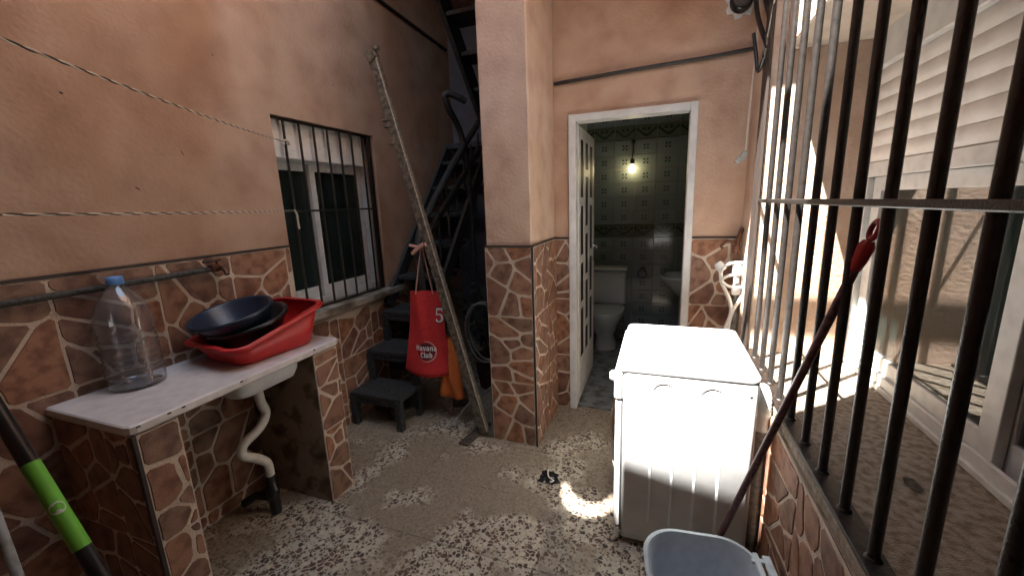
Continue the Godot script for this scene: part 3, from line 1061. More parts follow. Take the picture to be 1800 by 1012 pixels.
# ------------------------------------------------------------------ left window and its bars
func build_left_window() -> void:
	var w := thing("sliding_window", "white sliding window with dark panes behind the left wall bars", "window", Vector3.ZERO)
	var m: Material = mats["white_alu"]
	var xf := LEFT - 0.10
	# roller shutter, mostly up
	var sh := thing("roller_shutter", "whitish roller shutter let down a little over the left window", "shutter", Vector3.ZERO)
	for k in 5:
		var s := new_st()
		var y := 1.815 + k * 0.047
		slab(s, Vector3(xf + 0.035, y, -2.60), Vector3(xf + 0.047, y + 0.0466, -1.80), 0.001)
		put(s, "slat", mats["shutter_white"], sh)
	var f := new_st()
	slab(f, Vector3(xf - 0.07, 0.886, -2.65), Vector3(xf, 0.93, -1.793), 0.003)
	slab(f, Vector3(xf - 0.07, 1.80, -2.65), Vector3(xf - 0.001, 1.83, -1.793), 0.003)
	slab(f, Vector3(xf - 0.07, 0.93, -1.825), Vector3(xf - 0.001, 1.80, -1.793), 0.003)
	slab(f, Vector3(xf - 0.07, 0.93, -2.652), Vector3(xf + 0.02, 2.03, -2.615), 0.003)
	put(f, "frame", m, w)
	for q in [[-2.165, -1.83, -0.050, "left"], [-2.60, -2.115, -0.020, "right"]]:
		var sa := new_st()
		var a: float = q[0]
		var b: float = q[1]
		var x: float = xf + q[2]
		slab(sa, Vector3(x - 0.012, 0.932, a), Vector3(x + 0.012, 1.0, b), 0.002)
		slab(sa, Vector3(x - 0.012, 1.755, a), Vector3(x + 0.012, 1.80, b), 0.002)
		slab(sa, Vector3(x - 0.0125, 0.933, a), Vector3(x + 0.0125, 1.799, a + 0.045), 0.002)
		slab(sa, Vector3(x - 0.0125, 0.933, b - 0.045), Vector3(x + 0.0125, 1.799, b), 0.002)
		var sash := put(sa, "sash", m, w)
		var g := new_st()
		slab(g, Vector3(x - 0.003, 0.99, a + 0.04), Vector3(x + 0.003, 1.76, b - 0.04))
		put(g, "pane", mats["glass"], sash)
	# bars
	var gr := thing("window_bars", "black iron bars over the sliding window in the left wall", "window bars", Vector3.ZERO)
	var xb := LEFT - 0.018
	var fr := new_st()
	slab(fr, Vector3(xb - 0.012, 0.888, -2.60), Vector3(xb + 0.012, 0.90, -1.805), 0.002)
	slab(fr, Vector3(xb - 0.012, 2.018, -2.60), Vector3(xb + 0.012, 2.032, -1.805), 0.002)
	slab(fr, Vector3(xb - 0.0125, 0.888, -2.63), Vector3(xb + 0.0125, 2.032, -2.60), 0.002)
	put(fr, "frame", mats["black_iron"], gr)
	for k in 7:
		var b := new_st()
		var z := -1.882 - 0.111 * k
		tube(b, [Vector3(xb, 0.90, z), Vector3(xb, 2.02, z)], 0.0075, 8)
		put(b, "bar", mats["black_iron"], gr)
	var c := new_st()
	tube(c, [Vector3(xb + 0.012, 1.505, -1.80), Vector3(xb + 0.012, 1.505, -2.60)], 0.006, 8)
	put(c, "crossbar", mats["black_iron"], gr)


# ------------------------------------------------------------------ sink counter
func build_counter() -> void:
	var c := thing("sink_counter", "white sink counter on two stone tiled legs against the left wall", "counter", Vector3(0, 0, 0))
	var x0 := LEFT + 0.011
	var x1 := -1.56
	var zn := -0.672
	var zf := -1.588
	var st := new_st()
	# bevelled slab with rounded front corners
	var outline := []
	var r := 0.025
	for p in [Vector2(x0, zf), Vector2(x1 - r, zf), Vector2(x1 - r * 0.3, zf + r * 0.3), Vector2(x1, zf + r), Vector2(x1, zn - r), Vector2(x1 - r * 0.3, zn - r * 0.3), Vector2(x1 - r, zn), Vector2(x0, zn)]:
		outline.append(p)
	var ring := func(y: float, grow: float) -> Array:
		var a := []
		for p in outline:
			a.append(Vector3(p.x + (grow if p.x > x0 + 0.1 else 0.0), y, p.y + (grow if p.y > -1.1 else -grow)))
		return a
	var rs := [ring.call(0.818, -0.004), ring.call(0.824, 0.0), ring.call(0.846, 0.0), ring.call(0.851, -0.005)]
	loft(st, rs, true, false)
	cap(st, rs[0], Vector3.DOWN)
	cap(st, rs[-1], Vector3.UP)
	put(st, "counter_top", mats["counter_white"], c)
	# chips along the front edge
	for k in 5:
		var ch := new_st()
		var z: float = [-0.70, -0.79, -0.835, -1.05, -1.42][k]
		box(ch, Vector3(x1 + 0.0005, 0.842, z), Vector3(0.003, 0.006, 0.012), 0.001)
		put(ch, "edge_chip", mats["trim_dark"], c)
	# legs
	var nl := solid("leg", Vector3(x0, 0, -0.815), Vector3(x1 - 0.012, 0.817, -0.689), mats["render_brown"], c)
	var fl := solid("leg", Vector3(x0, 0, -1.566), Vector3(x1 - 0.012, 0.817, -1.412), mats["render_brown"], c)
	leg_stones(nl, Vector3(x1 - 0.0115, 0, -0.690), Vector3(0, 0, -1), Vector3(1, 0, 0), 0.124, 0.812, 11)
	leg_stones(fl, Vector3(x1 - 0.0115, 0, -1.414), Vector3(0, 0, -1), Vector3(1, 0, 0), 0.150, 0.812, 12)
	leg_stones(nl, Vector3(x0 + 0.002, 0, -0.6885), Vector3(1, 0, 0), Vector3(0, 0, 1), 0.455, 0.812, 13)
	leg_stones(fl, Vector3(x1 - 0.014, 0, -1.5665), Vector3(-1, 0, 0), Vector3(0, 0, -1), 0.455, 0.812, 14)
	solid("corner_bead", Vector3(x1 - 0.014, 0, -0.690), Vector3(x1 + 0.0, 0.815, -0.676), mats["trim_dark"], c, 0.002)
	# basin under the slab
	var bs := new_st()
	var rr := []
	for q in [[0.816, 0.20, 0.155], [0.76, 0.195, 0.15], [0.725, 0.18, 0.135], [0.715, 0.15, 0.10]]:
		rr.append(rring(Vector3(-1.77, q[0], -1.24), Vector3.BACK, Vector3.RIGHT, q[1] * 0.82, q[2] * 0.93, 0.05))
	loft(bs, rr)
	cap(bs, rr[-1], Vector3.DOWN)
	put(bs, "basin", mats["white_enamel"], c)
	# ribbed drain hose
	var path := spline([Vector3(-1.80, 0.712, -1.275), Vector3(-1.80, 0.60, -1.285), Vector3(-1.80, 0.535, -1.30), Vector3(-1.79, 0.485, -1.25), Vector3(-1.80, 0.445, -1.17), Vector3(-1.80, 0.395, -1.155), Vector3(-1.80, 0.34, -1.215), Vector3(-1.80, 0.285, -1.262), Vector3(-1.80, 0.215, -1.268)], 0.0045)
	var rad := []
	for k in path.size(): rad.append(0.0195 + (0.0028 if k % 2 == 0 else 0.0) if k > 24 else 0.022)
	var hs := new_st()
	tube(hs, path, rad, 12)
	put(hs, "drain_hose", mats["hose_white"], c)
	var dr := new_st()
	lathe(dr, [Vector2(0.027, 0.0), Vector2(0.027, 0.10), Vector2(0.031, 0.105), Vector2(0.031, 0.14), Vector2(0.025, 0.145), Vector2(0.024, 0.215)], 14, Vector3(-1.80, 0.0, -1.268))
	tube(dr, [Vector3(-1.80, 0.09, -1.268), Vector3(-1.88, 0.10, -1.24), Vector3(-1.94, 0.06, -1.21)], 0.022, 10)
	put(dr, "drain_pipe", mats["black_plastic"], c)

func leg_stones(parent: Node, o: Vector3, u: Vector3, n: Vector3, w: float, h: float, sd: int) -> void:
	dado(parent, o, u, n, w, h, sd, maxf(0.30, 0.30), 0.41, 8)


# ------------------------------------------------------------------ stairs in the passage
func build_stairs() -> void:
	var s := thing("metal_stairs", "dark blue grey metal stairs climbing along the left wall behind the sink counter", "stairs", Vector3.ZERO)
	var m: Material = mats["stair_paint"]
	var x0 := LEFT + 0.025
	var x1 := -1.60
	for k in 8:
		var y := 0.245 + 0.240 * k
		var zn := -2.09 - 0.215 * k
		var st := new_st()
		slab(st, Vector3(x0, y - 0.034, zn - 0.275), Vector3(x1, y, zn), 0.004)
		put(st, "tread", m, s)
		solid("riser", Vector3(x0 + 0.01, maxf(0.0, y - 0.245), zn - 0.24), Vector3(x1 - 0.06, y - 0.035, zn - 0.225), m, s)
		if k < 3:
			# each low tread stands on its own pair of legs
			for q in [[x0 + 0.02, zn - 0.02], [x1 - 0.03, zn - 0.02], [x1 - 0.03, zn - 0.25]]:
				var lg := new_st()
				bar(lg, Vector3(q[0], y - 0.034, q[1]), Vector3(q[0], maxf(0.0, y - 0.245), q[1]), 0.048, 0.048, 0.003, Vector3.RIGHT)
				put(lg, "leg", m, s)
			var ap := new_st()
			slab(ap, Vector3(x0, y - 0.075, zn - 0.025), Vector3(x1 - 0.002, y - 0.0345, zn - 0.006), 0.002)
			put(ap, "apron", m, s)
	# stringers of the first flight
	for x in [x0 + 0.01, x1 + 0.02]:
		var st := new_st()
		bar(st, Vector3(x, 0.75, -2.60), Vector3(x, 2.05, -3.77), 0.03, 0.11)
		put(st, "stringer", m, s)
	# hand rail of the first flight: two sloping rails on posts
	var hr := new_st()
	tube(hr, spline([Vector3(x1 + 0.03, 0.62, -2.45), Vector3(x1 + 0.03, 1.18, -2.41), Vector3(x1 + 0.03, 1.30, -2.43), Vector3(x1 + 0.03, 1.44, -2.55), Vector3(x1 + 0.03, 1.80, -2.97), Vector3(x1 + 0.03, 2.26, -3.58)], 0.05), 0.027, 10)
	put(hr, "hand_rail", m, s)
	var lr := new_st()
	bar(lr, Vector3(x1 + 0.03, 1.18, -2.37), Vector3(x1 + 0.03, 2.02, -3.56), 0.03, 0.05)
	put(lr, "lower_rail", m, s)
	var np := new_st()
	tube(np, spline([Vector3(x1 + 0.03, 0.60, -3.30), Vector3(x1 + 0.03, 1.90, -3.24), Vector3(x1 + 0.03, 2.25, -2.98), Vector3(x1 + 0.03, 2.33, -2.94), Vector3(x1 + 0.08, 2.33, -2.98), Vector3(x1 + 0.15, 2.29, -3.05)], 0.04), 0.026, 8)
	put(np, "newel_post", m, s)
	for k in 7:
		var b := new_st()
		var z := -2.55 - 0.16 * k
		tube(b, [Vector3(x1 + 0.03, 0.42 + 1.09 * (-2.09 - z) , z), Vector3(x1 + 0.03, 1.37 + 0.73 * (-2.47 - z), z)], 0.009, 6)
		put(b, "baluster", m, s)
	# landing and the flight that comes back overhead
	solid("landing", Vector3(x0, 2.05, -3.94), Vector3(-0.99, 2.10, -3.72), m, s, 0.004)
	for x in [-1.50, -1.03]:
		var st := new_st()
		bar(st, Vector3(x, 2.04, -3.70), Vector3(x, 3.75, -1.93 - 0.15), 0.04, 0.16)
		put(st, "stringer", m, s)
	for k in 8:
		var st := new_st()
		var y := 2.22 + 0.20 * k
		var z := -3.60 + 0.205 * k
		slab(st, Vector3(-1.48, y, z - 0.11), Vector3(-1.05, y + 0.03, z + 0.12), 0.003)
		put(st, "tread", m, s)
	for k in 8:
		var b := new_st()
		var y := 2.30 + 0.19 * k
		var z := -3.60 + 0.197 * k
		tube(b, [Vector3(-1.03, y, z), Vector3(-1.03, y + 0.9, z)], 0.009, 6)
		put(b, "baluster", m, s)
	# things left in the dark under the stairs
	var p := thing("potted_plant", "dark leafy plant in a pot in the shade behind the red bag", "plant", Vector3(-1.30, 0, -2.95))
	var pt := new_st()
	lathe(pt, [Vector2(0.0, 0.0), Vector2(0.10, 0.0), Vector2(0.14, 0.24), Vector2(0.15, 0.24), Vector2(0.15, 0.27), Vector2(0.13, 0.27), Vector2(0.12, 0.22), Vector2(0, 0.22)], 18)
	put(pt, "pot", mats["terracotta_pot"], p)
	var r := RandomNumberGenerator.new()
	r.seed = 5
	var sm := new_st()
	var lv := new_st()
	for k in 16:
		var a := r.randf() * TAU
		var reach := r.randf_range(0.08, 0.30)
		var top := r.randf_range(0.55, 1.15)
		var tip := Vector3(cos(a) * reach, top, sin(a) * reach)
		var pts := spline([Vector3(0, 0.22, 0), Vector3(tip.x * 0.3, top * 0.6, tip.z * 0.3), tip], 0.08)
		tube(sm, pts, 0.005, 5)
		for q in 9:
			var at: Vector3 = pts[clampi(int(pts.size() * (0.35 + 0.65 * q / 9.0)), 0, pts.size() - 1)]
			var d := Vector3(r.randf_range(-1, 1), r.randf_range(-0.5, 0.6), r.randf_range(-1, 1)).normalized()
			var sd := d.cross(Vector3.UP).normalized() * 0.022
			var ln := r.randf_range(0.07, 0.13)
			lv.set_smooth_group(FLAT)
			tri(lv, at, at + d * ln * 0.5 + sd, at + d * ln, Vector3.UP)
			tri(lv, at, at + d * ln, at + d * ln * 0.5 - sd, Vector3.UP)
	put(sm, "stems", mats["leaf"], p)
	put(lv, "foliage", mats["leaf"], p).set_meta("kind", "stuff")
	var h := new_st()
	var loop := []
	for k in 40:
		var t := TAU * k / 18.0
		loop.append(Vector3(-1.22 + 0.145 * cos(t) + 0.01 * sin(k * 0.7), 0.56 + 0.235 * sin(t), -2.62 - 0.003 * k))
	tube(h, loop, 0.0075, 8)
	tag(put(h, "hose_coil", mats["hose_grey"]), "coil of thin grey hose hanging in the dark left of the pillar", "hose")
	var k1 := new_st()
	tube(k1, spline([Vector3(-1.02, 0.30, -2.42), Vector3(-1.12, 0.21, -2.40), Vector3(-1.22, 0.14, -2.34), Vector3(-1.28, 0.06, -2.27), Vector3(-1.32, 0.012, -2.20)]), 0.009, 8)
	tag(put(k1, "grey_tube", mats["hose_grey"]), "bent grey plastic tube crossing behind the foot of the leaning post", "tube")
	var bd := new_st()
	bar(bd, Vector3(-1.00, 0.0, -2.40), Vector3(-1.09, 0.52, -2.62), 0.30, 0.018, 0.002, Vector3.RIGHT)
	tag(put(bd, "leaning_board", mats["stair_paint"]), "dark board leaning beside the pillar in the stair passage", "board")
	var pl := new_st()
	bar(pl, Vector3(-1.137, 0.008, -2.07), Vector3(-1.09, 0.008, -2.36), 0.07, 0.014, 0.002)
	tag(put(pl, "plank_offcut", mats["scrap_wood"]), "short plank offcut lying on the floor at the post's foot", "plank")
	var rk := new_st()
	for q in [[-1.72, -2.28, 0.11, 0.07], [-1.86, -2.38, 0.09, 0.09], [-1.42, -2.60, 0.12, 0.08]]:
		box(rk, Vector3(q[0], q[3] * 0.5, q[1]), Vector3(q[2] * 1.6, q[3], q[2]), 0.012, Basis(Vector3.UP, q[0] * 3.0))
	tag(put(rk, "broken_bricks", mats["scrap_wood"]), "dusty broken bricks under the lowest stair tread", "rubble", "", "stuff")


# ------------------------------------------------------------------ leaning post, bags
func build_leaning_post() -> void:
	var a := Vector3(-1.03, 0.0, -2.20)
	var b := Vector3(-1.70, 2.426, -2.286)
	var d := (b - a).normalized()
	var side := d.cross(Vector3.BACK).normalized()
	var face := side.cross(d)
	var p := thing("leaning_post", "long rusty steel post leaning beside the barred left window with bags hung on it", "post", Vector3.ZERO)
	var s := new_st()
	box(s, (a + b) * 0.5 + d * 0.02, Vector3(0.068, a.distance_to(b) - 0.04, 0.03), 0.003, Basis(side, d, face))
	put(s, "shaft", mats["rusty_steel"], p)
	var e := new_st()
	var off := side * (0.025 if side.x > 0 else -0.025) + face * 0.013
	box(e, (a + b) * 0.5 + off + d * 0.02, Vector3(0.009, a.distance_to(b) - 0.05, 0.012), 0.002, Basis(side, d, face))
	put(e, "bright_edge", mats["edge_steel"], p)
	# battered head with a dark flange down its upper half, and welded lugs
	var sl := side * (-1.0 if side.x > 0 else 1.0)
	var h := new_st()
	box(h, b - d * 0.01 + face * 0.008, Vector3(0.070, 0.055, 0.045), 0.008, Basis(side, d, face) * Basis(Vector3.BACK, 0.25))
	box(h, b + d * 0.02 - sl * 0.045 + face * 0.012, Vector3(0.040, 0.028, 0.030), 0.006, Basis(side, d, face) * Basis(Vector3.BACK, -0.5))
	box(h, b + d * 0.005 + sl * 0.030, Vector3(0.030, 0.060, 0.020), 0.005, Basis(side, d, face) * Basis(Vector3.BACK, 0.5))
	put(h, "head", mats["rusty_steel"], p)
	var fl := new_st()
	box(fl, b - d * 0.30 + sl * 0.036 - face * 0.006, Vector3(0.018, 0.58, 0.012), 0.003, Basis(side, d, face))
	put(fl, "flange", mats["scrap_wood"], p)
	for q in [0.44, 0.40, 0.55]:
		var l := new_st()
		box(l, b - d * q - Vector3(0.03, 0, 0) + face * 0.005, Vector3(0.07, 0.014, 0.03), 0.003)
		put(l, "lug", mats["rusty_steel"], p)

	# red bag behind the post
	var root := thing("red_bag", "red printed cloth bag hanging by cords from the leaning post", "bag", Vector3(-1.478, 0.348, -2.288))
	var front := []
	var back := []
	var nu := 22
	var nv := 20
	for j in nv + 1:
		var v := float(j) / nv
		var fr := []
		var bk := []
		for i in nu + 1:
			var u := float(i) / nu
			fr.append(bag_point(u, v, 1.0))
			bk.append(bag_point(u, v, -1.0))
		front.append(fr)
		back.append(bk)
	var st := new_st()
	st.set_smooth_group(0)
	for j in nv:
		for i in nu:
			quad(st, front[j][i], front[j][i + 1], front[j + 1][i + 1], front[j + 1][i], Vector3.BACK)
			quad(st, back[j][i], back[j][i + 1], back[j + 1][i + 1], back[j + 1][i], Vector3.FORWARD)
	for j in nv:
		quad(st, front[j][0], front[j + 1][0], back[j + 1][0], back[j][0], Vector3.LEFT)
		quad(st, front[j][nu], front[j + 1][nu], back[j + 1][nu], back[j][nu], Vector3.RIGHT)
	for i in nu:
		quad(st, front[0][i], front[0][i + 1], back[0][i + 1], back[0][i], Vector3.DOWN)
	put(st, "cloth", mats["red_cloth"], root)
	var knot := Vector3(0.028, 0.895, 0.025)
	for q in [0.24, 0.74]:
		var c := new_st()
		tube(c, [bag_point(q, 0.97, 1.0) + Vector3(0, 0, 0.003), knot + Vector3((q - 0.5) * 0.03, 0, 0)], 0.0045, 6)
		put(c, "cord", mats["string_pink"], root)
	var kn := new_st()
	tube(kn, spline([knot + Vector3(-0.075, 0.02, 0.02), knot + Vector3(-0.02, 0.012, 0.025), knot + Vector3(0.02, 0.02, 0.03), knot + Vector3(0.045, 0.05, 0.01)]), 0.010, 6)
	tube(kn, spline([knot + Vector3(-0.06, -0.035, 0.02), knot + Vector3(-0.02, -0.005, 0.028), knot + Vector3(0.015, 0.02, 0.02)]), 0.012, 6)
	tube(kn, [knot + Vector3(-0.01, 0.0, 0.0), knot + Vector3(0.06, 0.03, 0.03)], 0.014, 6)
	put(kn, "knot", mats["string_pink"], root)
	# printed emblem and words follow the cloth
	var disc := new_st()
	for k in 28:
		var t0 := TAU * k / 28
		var t1 := TAU * (k + 1) / 28
		tri(disc, print_at(0, 0, 0.0018), print_at(0.062 * cos(t0), 0.062 * sin(t0), 0.0018), print_at(0.062 * cos(t1), 0.062 * sin(t1), 0.0018), Vector3.BACK)
	put(disc, "emblem", mats["print_dark"], root)
	var arc := new_st()
	for k in 30:
		var t0 := -2.2 + 3.9 * k / 30
		var t1 := -2.2 + 3.9 * (k + 1) / 30
		var w := 0.006 * sin(PI * k / 30.0) + 0.002
		quad(arc, print_at(0.068 * cos(t0), 0.068 * sin(t0), 0.002), print_at(0.068 * cos(t1), 0.068 * sin(t1), 0.002), print_at((0.068 + w) * cos(t1), (0.068 + w) * sin(t1), 0.002), print_at((0.068 + w) * cos(t0), (0.068 + w) * sin(t0), 0.002), Vector3.BACK)
	put(arc, "emblem_ring", mats["print_grey"], root)
	wrapped_text(root, "Havana", 0.0, 0.024, 0.150, "Droid Sans", true, mats["print_white"], 0.0035)
	wrapped_text(root, "Club", 0.002, -0.024, 0.084, "Droid Sans", true, mats["print_white"], 0.0035)
	wrapped_text(root, "5", 0.118, 0.262, 0.100, "Droid Serif", true, mats["print_dark"], 0.0025)
	wrapped_text(root, "5", 0.118, 0.262, 0.086, "Droid Serif", true, mats["print_white"], 0.0045)

	# orange bag below it
	var ob := thing("orange_bag", "orange cloth bag hanging below the red bag beside the post", "bag", Vector3(-1.335, 0.195, -2.325))
	var o := new_st()
	o.set_smooth_group(0)
	var g := []
	for sgn in [1.0, -1.0]:
		var rows := []
		for j in 13:
			var v := j / 12.0
			var row := []
			for i in 11:
				var u := i / 10.0
				var wl := lerpf(-0.106, -0.01, pow(v, 0.8))
				var wr := lerpf(0.104, 0.03, pow(v, 0.9))
				var x := lerpf(wl, wr, u)
				var fold := 0.022 * sin(u * 9.0 + v * 3.0) * (1.0 - 0.4 * v)
				var z: float = sgn * 0.05 * sin(PI * u) * (0.4 + 0.6 * sin(PI * minf(1.0, v * 1.1 + 0.1))) + fold
				row.append(Vector3(x, 0.43 * v + 0.012 * cos(u * 5.0) * (1.0 - v), z))
			rows.append(row)
		g.append(rows)
		for j in 12:
			for i in 10:
				quad(o, rows[j][i], rows[j][i + 1], rows[j + 1][i + 1], rows[j + 1][i], Vector3(0, 0, sgn))
	for i in 10:
		quad(o, g[0][0][i], g[0][0][i + 1], g[1][0][i + 1], g[1][0][i], Vector3.DOWN)
	put(o, "cloth", mats["orange_cloth"], ob)

func bag_point(u: float, v: float, sgn: float) -> Vector3:
	var half_l := lerpf(0.202, 0.097, pow(v, 0.75))
	var half_r := lerpf(0.163, 0.136, v)
	var x := lerpf(-half_l, half_r, u)
	var y := 0.605 * v + 0.030 * (pow(2.0 * u - 1.0, 2.0)) * (1.0 - v)
	var belly := 0.036 * sin(PI * u) * (1.0 - 0.75 * v)
	var fold := 0.010 * sin(u * 7.0 - 1.0 + v * 1.4) * v + 0.006 * sin(u * 15.0 + v * 4.0) * v + 0.006 * sin(v * 8.0 + u * 3.0)
	return Vector3(x, y, sgn * belly + fold + (0.003 * sgn))

func print_at(dx: float, dy: float, lift: float) -> Vector3:
	# (0,0) is the middle of the emblem on the cloth
	var y := 0.186 + dy
	var v := y / 0.605
	var half_l := lerpf(0.202, 0.097, pow(v, 0.75))
	var half_r := lerpf(0.163, 0.136, v)
	var u := clampf((dx + 0.0 + half_l) / (half_l + half_r), 0.0, 1.0)
	var p := bag_point(u, v, 1.0)
	return Vector3(dx, y, p.z + lift)

func wrapped_text(parent: Node, what: String, cx: float, cy: float, width: float, font: String, bold: bool, m: Material, lift: float) -> void:
	var f := SystemFont.new()
	f.font_names = PackedStringArray([font])
	f.font_weight = 700 if bold else 400
	var t := TextMesh.new()
	t.text = what
	t.font = f
	t.font_size = 32
	t.pixel_size = 0.01
	t.depth = 0.0
	t.curve_step = 1.0
	var arr := t.surface_get_arrays(0)
	var vs: PackedVector3Array = arr[Mesh.ARRAY_VERTEX]
	var lo := Vector2(1e9, 1e9)
	var hi := -lo
	for p in vs:
		lo = lo.min(Vector2(p.x, p.y)); hi = hi.max(Vector2(p.x, p.y))
	var k := width / (hi.x - lo.x) if what.length() > 1 else width / (hi.y - lo.y)
	var mid := (lo + hi) * 0.5
	var ids: PackedInt32Array = arr[Mesh.ARRAY_INDEX]
	var st := new_st()
	for i in range(0, ids.size(), 3):
		var q := []
		for j in 3:
			var p := vs[ids[i + j]]
			q.append(print_at(cx + (p.x - mid.x) * k, cy + (p.y - mid.y) * k * 1.15, lift))
		tri(st, q[0], q[1], q[2], Vector3.BACK)
	put(st, "lettering", m, parent)


# ------------------------------------------------------------------ right window
func build_right_window() -> void:
	var xg := 0.885
	var w := thing("large_sliding_window", "large white framed sliding window behind the right hand bars", "window", Vector3.ZERO)
	var m: Material = mats["white_alu"]
	var z0 := -2.345
	var z1 := 0.34
	var f := new_st()
	slab(f, Vector3(0.862, 0.691, z0), Vector3(0.96, 0.715, z1), 0.003)
	slab(f, Vector3(0.872, 0.715, z0), Vector3(0.885, 0.755, z1), 0.002)
	slab(f, Vector3(0.865, 0.716, z0 + 0.0), Vector3(0.955, 1.56, z0 + 0.05), 0.003)
	slab(f, Vector3(0.90, 1.545, z0 + 0.05), Vector3(0.958, 1.60, z1), 0.003)
	put(f, "frame", m, w)
	for q in [[-2.29, -1.385, 0.900], [-1.45, -0.45, 0.930], [-0.52, 0.33, 0.900]]:
		var sa := new_st()
		var a: float = q[0]
		var b: float = q[1]
		var x: float = q[2]
		slab(sa, Vector3(x - 0.013, 0.716, a), Vector3(x + 0.013, 0.815, b), 0.002)
		slab(sa, Vector3(x - 0.013, 1.50, a), Vector3(x + 0.013, 1.56, b), 0.002)
		slab(sa, Vector3(x - 0.0135, 0.717, a), Vector3(x + 0.0135, 1.559, a + 0.07), 0.002)
		slab(sa, Vector3(x - 0.0135, 0.717, b - 0.07), Vector3(x + 0.0135, 1.559, b), 0.002)
		var sash := put(sa, "sash", m, w)
		var g := new_st()
		slab(g, Vector3(x - 0.003, 0.81, a + 0.065), Vector3(x + 0.003, 1.505, b - 0.065))
		put(g, "pane", mats["glass"], sash)
	# roller shutter
	var sh := thing("large_roller_shutter", "pale slatted roller shutter half down over the right hand window", "shutter", Vector3.ZERO)
	for k in 8:
		var s := new_st()
		var y := 1.622 + 0.063 * k
		var prof := []
		for j in 8:
			var t := j / 7.0
			prof.append(Vector2(0.862 - 0.013 * sin(PI * (0.15 + 0.75 * t)) , y + 0.0615 * t))
		var ra := []
		var rb := []
		for p in prof:
			ra.append(Vector3(p.x, p.y, z0 + 0.03)); rb.append(Vector3(p.x, p.y, z1))
		for p in [Vector2(0.874, y + 0.0615), Vector2(0.874, y)]:
			ra.append(Vector3(p.x, p.y, z0 + 0.03)); rb.append(Vector3(p.x, p.y, z1))
		loft(s, [ra, rb], true, false)
		cap(s, ra, Vector3.FORWARD)
		cap(s, rb, Vector3.BACK)
		put(s, "slat", mats["shutter_white"], sh)
	var bb := new_st()
	slab(bb, Vector3(0.850, 1.560, z0 + 0.03), Vector3(0.874, 1.620, z1), 0.003)
	put(bb, "bottom_rail", m, sh)
	var gd := new_st()
	slab(gd, Vector3(0.846, 1.48, z0 + 0.002), Vector3(0.878, 2.0, z0 + 0.028), 0.002)
	put(gd, "guide", mats["white_alu"], sh)
	var gb := new_st()
	slab(gb, Vector3(0.852, 1.50, z0 + 0.030), Vector3(0.861, 2.0, z0 + 0.038))
	put(gb, "brush_strip", mats["black_plastic"], sh)
	var bx := new_st()
	slab(bx, Vector3(0.835, 2.002, z0), Vector3(1.04, 2.148, z1), 0.004)
	put(bx, "shutter_box", mats["white_paint"], sh)

	# the grille
	var gr := thing("window_grille", "tall dark iron grille of round bars in front of the right hand window", "window grille", Vector3.ZERO)
	var mm: Material = mats["brown_iron"]
	var xb := 0.470
	var bt := new_st()
	slab(bt, Vector3(xb - 0.028, 0.6915, -2.39), Vector3(xb + 0.028, 0.703, 0.3), 0.002)
	put(bt, "bottom_flat", mats["black_iron"], gr)
	var tp := new_st()
	slab(tp, Vector3(xb - 0.025, 2.60, -2.39), Vector3(xb + 0.025, 2.61, 0.3), 0.002)
	put(tp, "top_flat", mm, gr)
	var ps := new_st()
	slab(ps, Vector3(xb - 0.026, 0.704, -2.455), Vector3(xb - 0.014, 2.60, -2.335), 0.002)
	put(ps, "end_post", mats["brown_flat"], gr)
	for k in 17:
		var z := -2.215 + 0.155 * k
		if z > 0.25: break
		var b := new_st()
		tube(b, [Vector3(xb, 0.703, z), Vector3(xb, 2.60, z)], 0.0120, 12)
		put(b, "bar", mm, gr)
		var co := new_st()
		lathe(co, [Vector2(0.0175, 0.0), Vector2(0.0165, 0.003), Vector2(0.0121, 0.006)], 10, Vector3(xb, 0.7032, z))
		put(co, "weld_collar", mats["black_iron"], gr)
	var cb := new_st()
	bar(cb, Vector3(xb - 0.016, 1.473, -2.40), Vector3(xb - 0.016, 1.473, 0.3), 0.012, 0.018, 0.003)
	put(cb, "crossbar", mm, gr)
	# a dry leaf on the sill
	var lf := new_st()
	lf.set_smooth_group(0)
	for k in 8:
		var t0 := TAU * k / 8
		var t1 := TAU * (k + 1) / 8
		tri(lf, Vector3(0.69, 0.697, -1.31), Vector3(0.69 + 0.018 * cos(t0), 0.692 + 0.004 * (k % 2), -1.31 + 0.035 * sin(t0)), Vector3(0.69 + 0.018 * cos(t1), 0.692 + 0.004 * ((k + 1) % 2), -1.31 + 0.035 * sin(t1)), Vector3.UP)
	tag(put(lf, "dry_leaf", mats["scrap_wood"]), "dry dark leaf lying on the dusty window sill", "leaf")


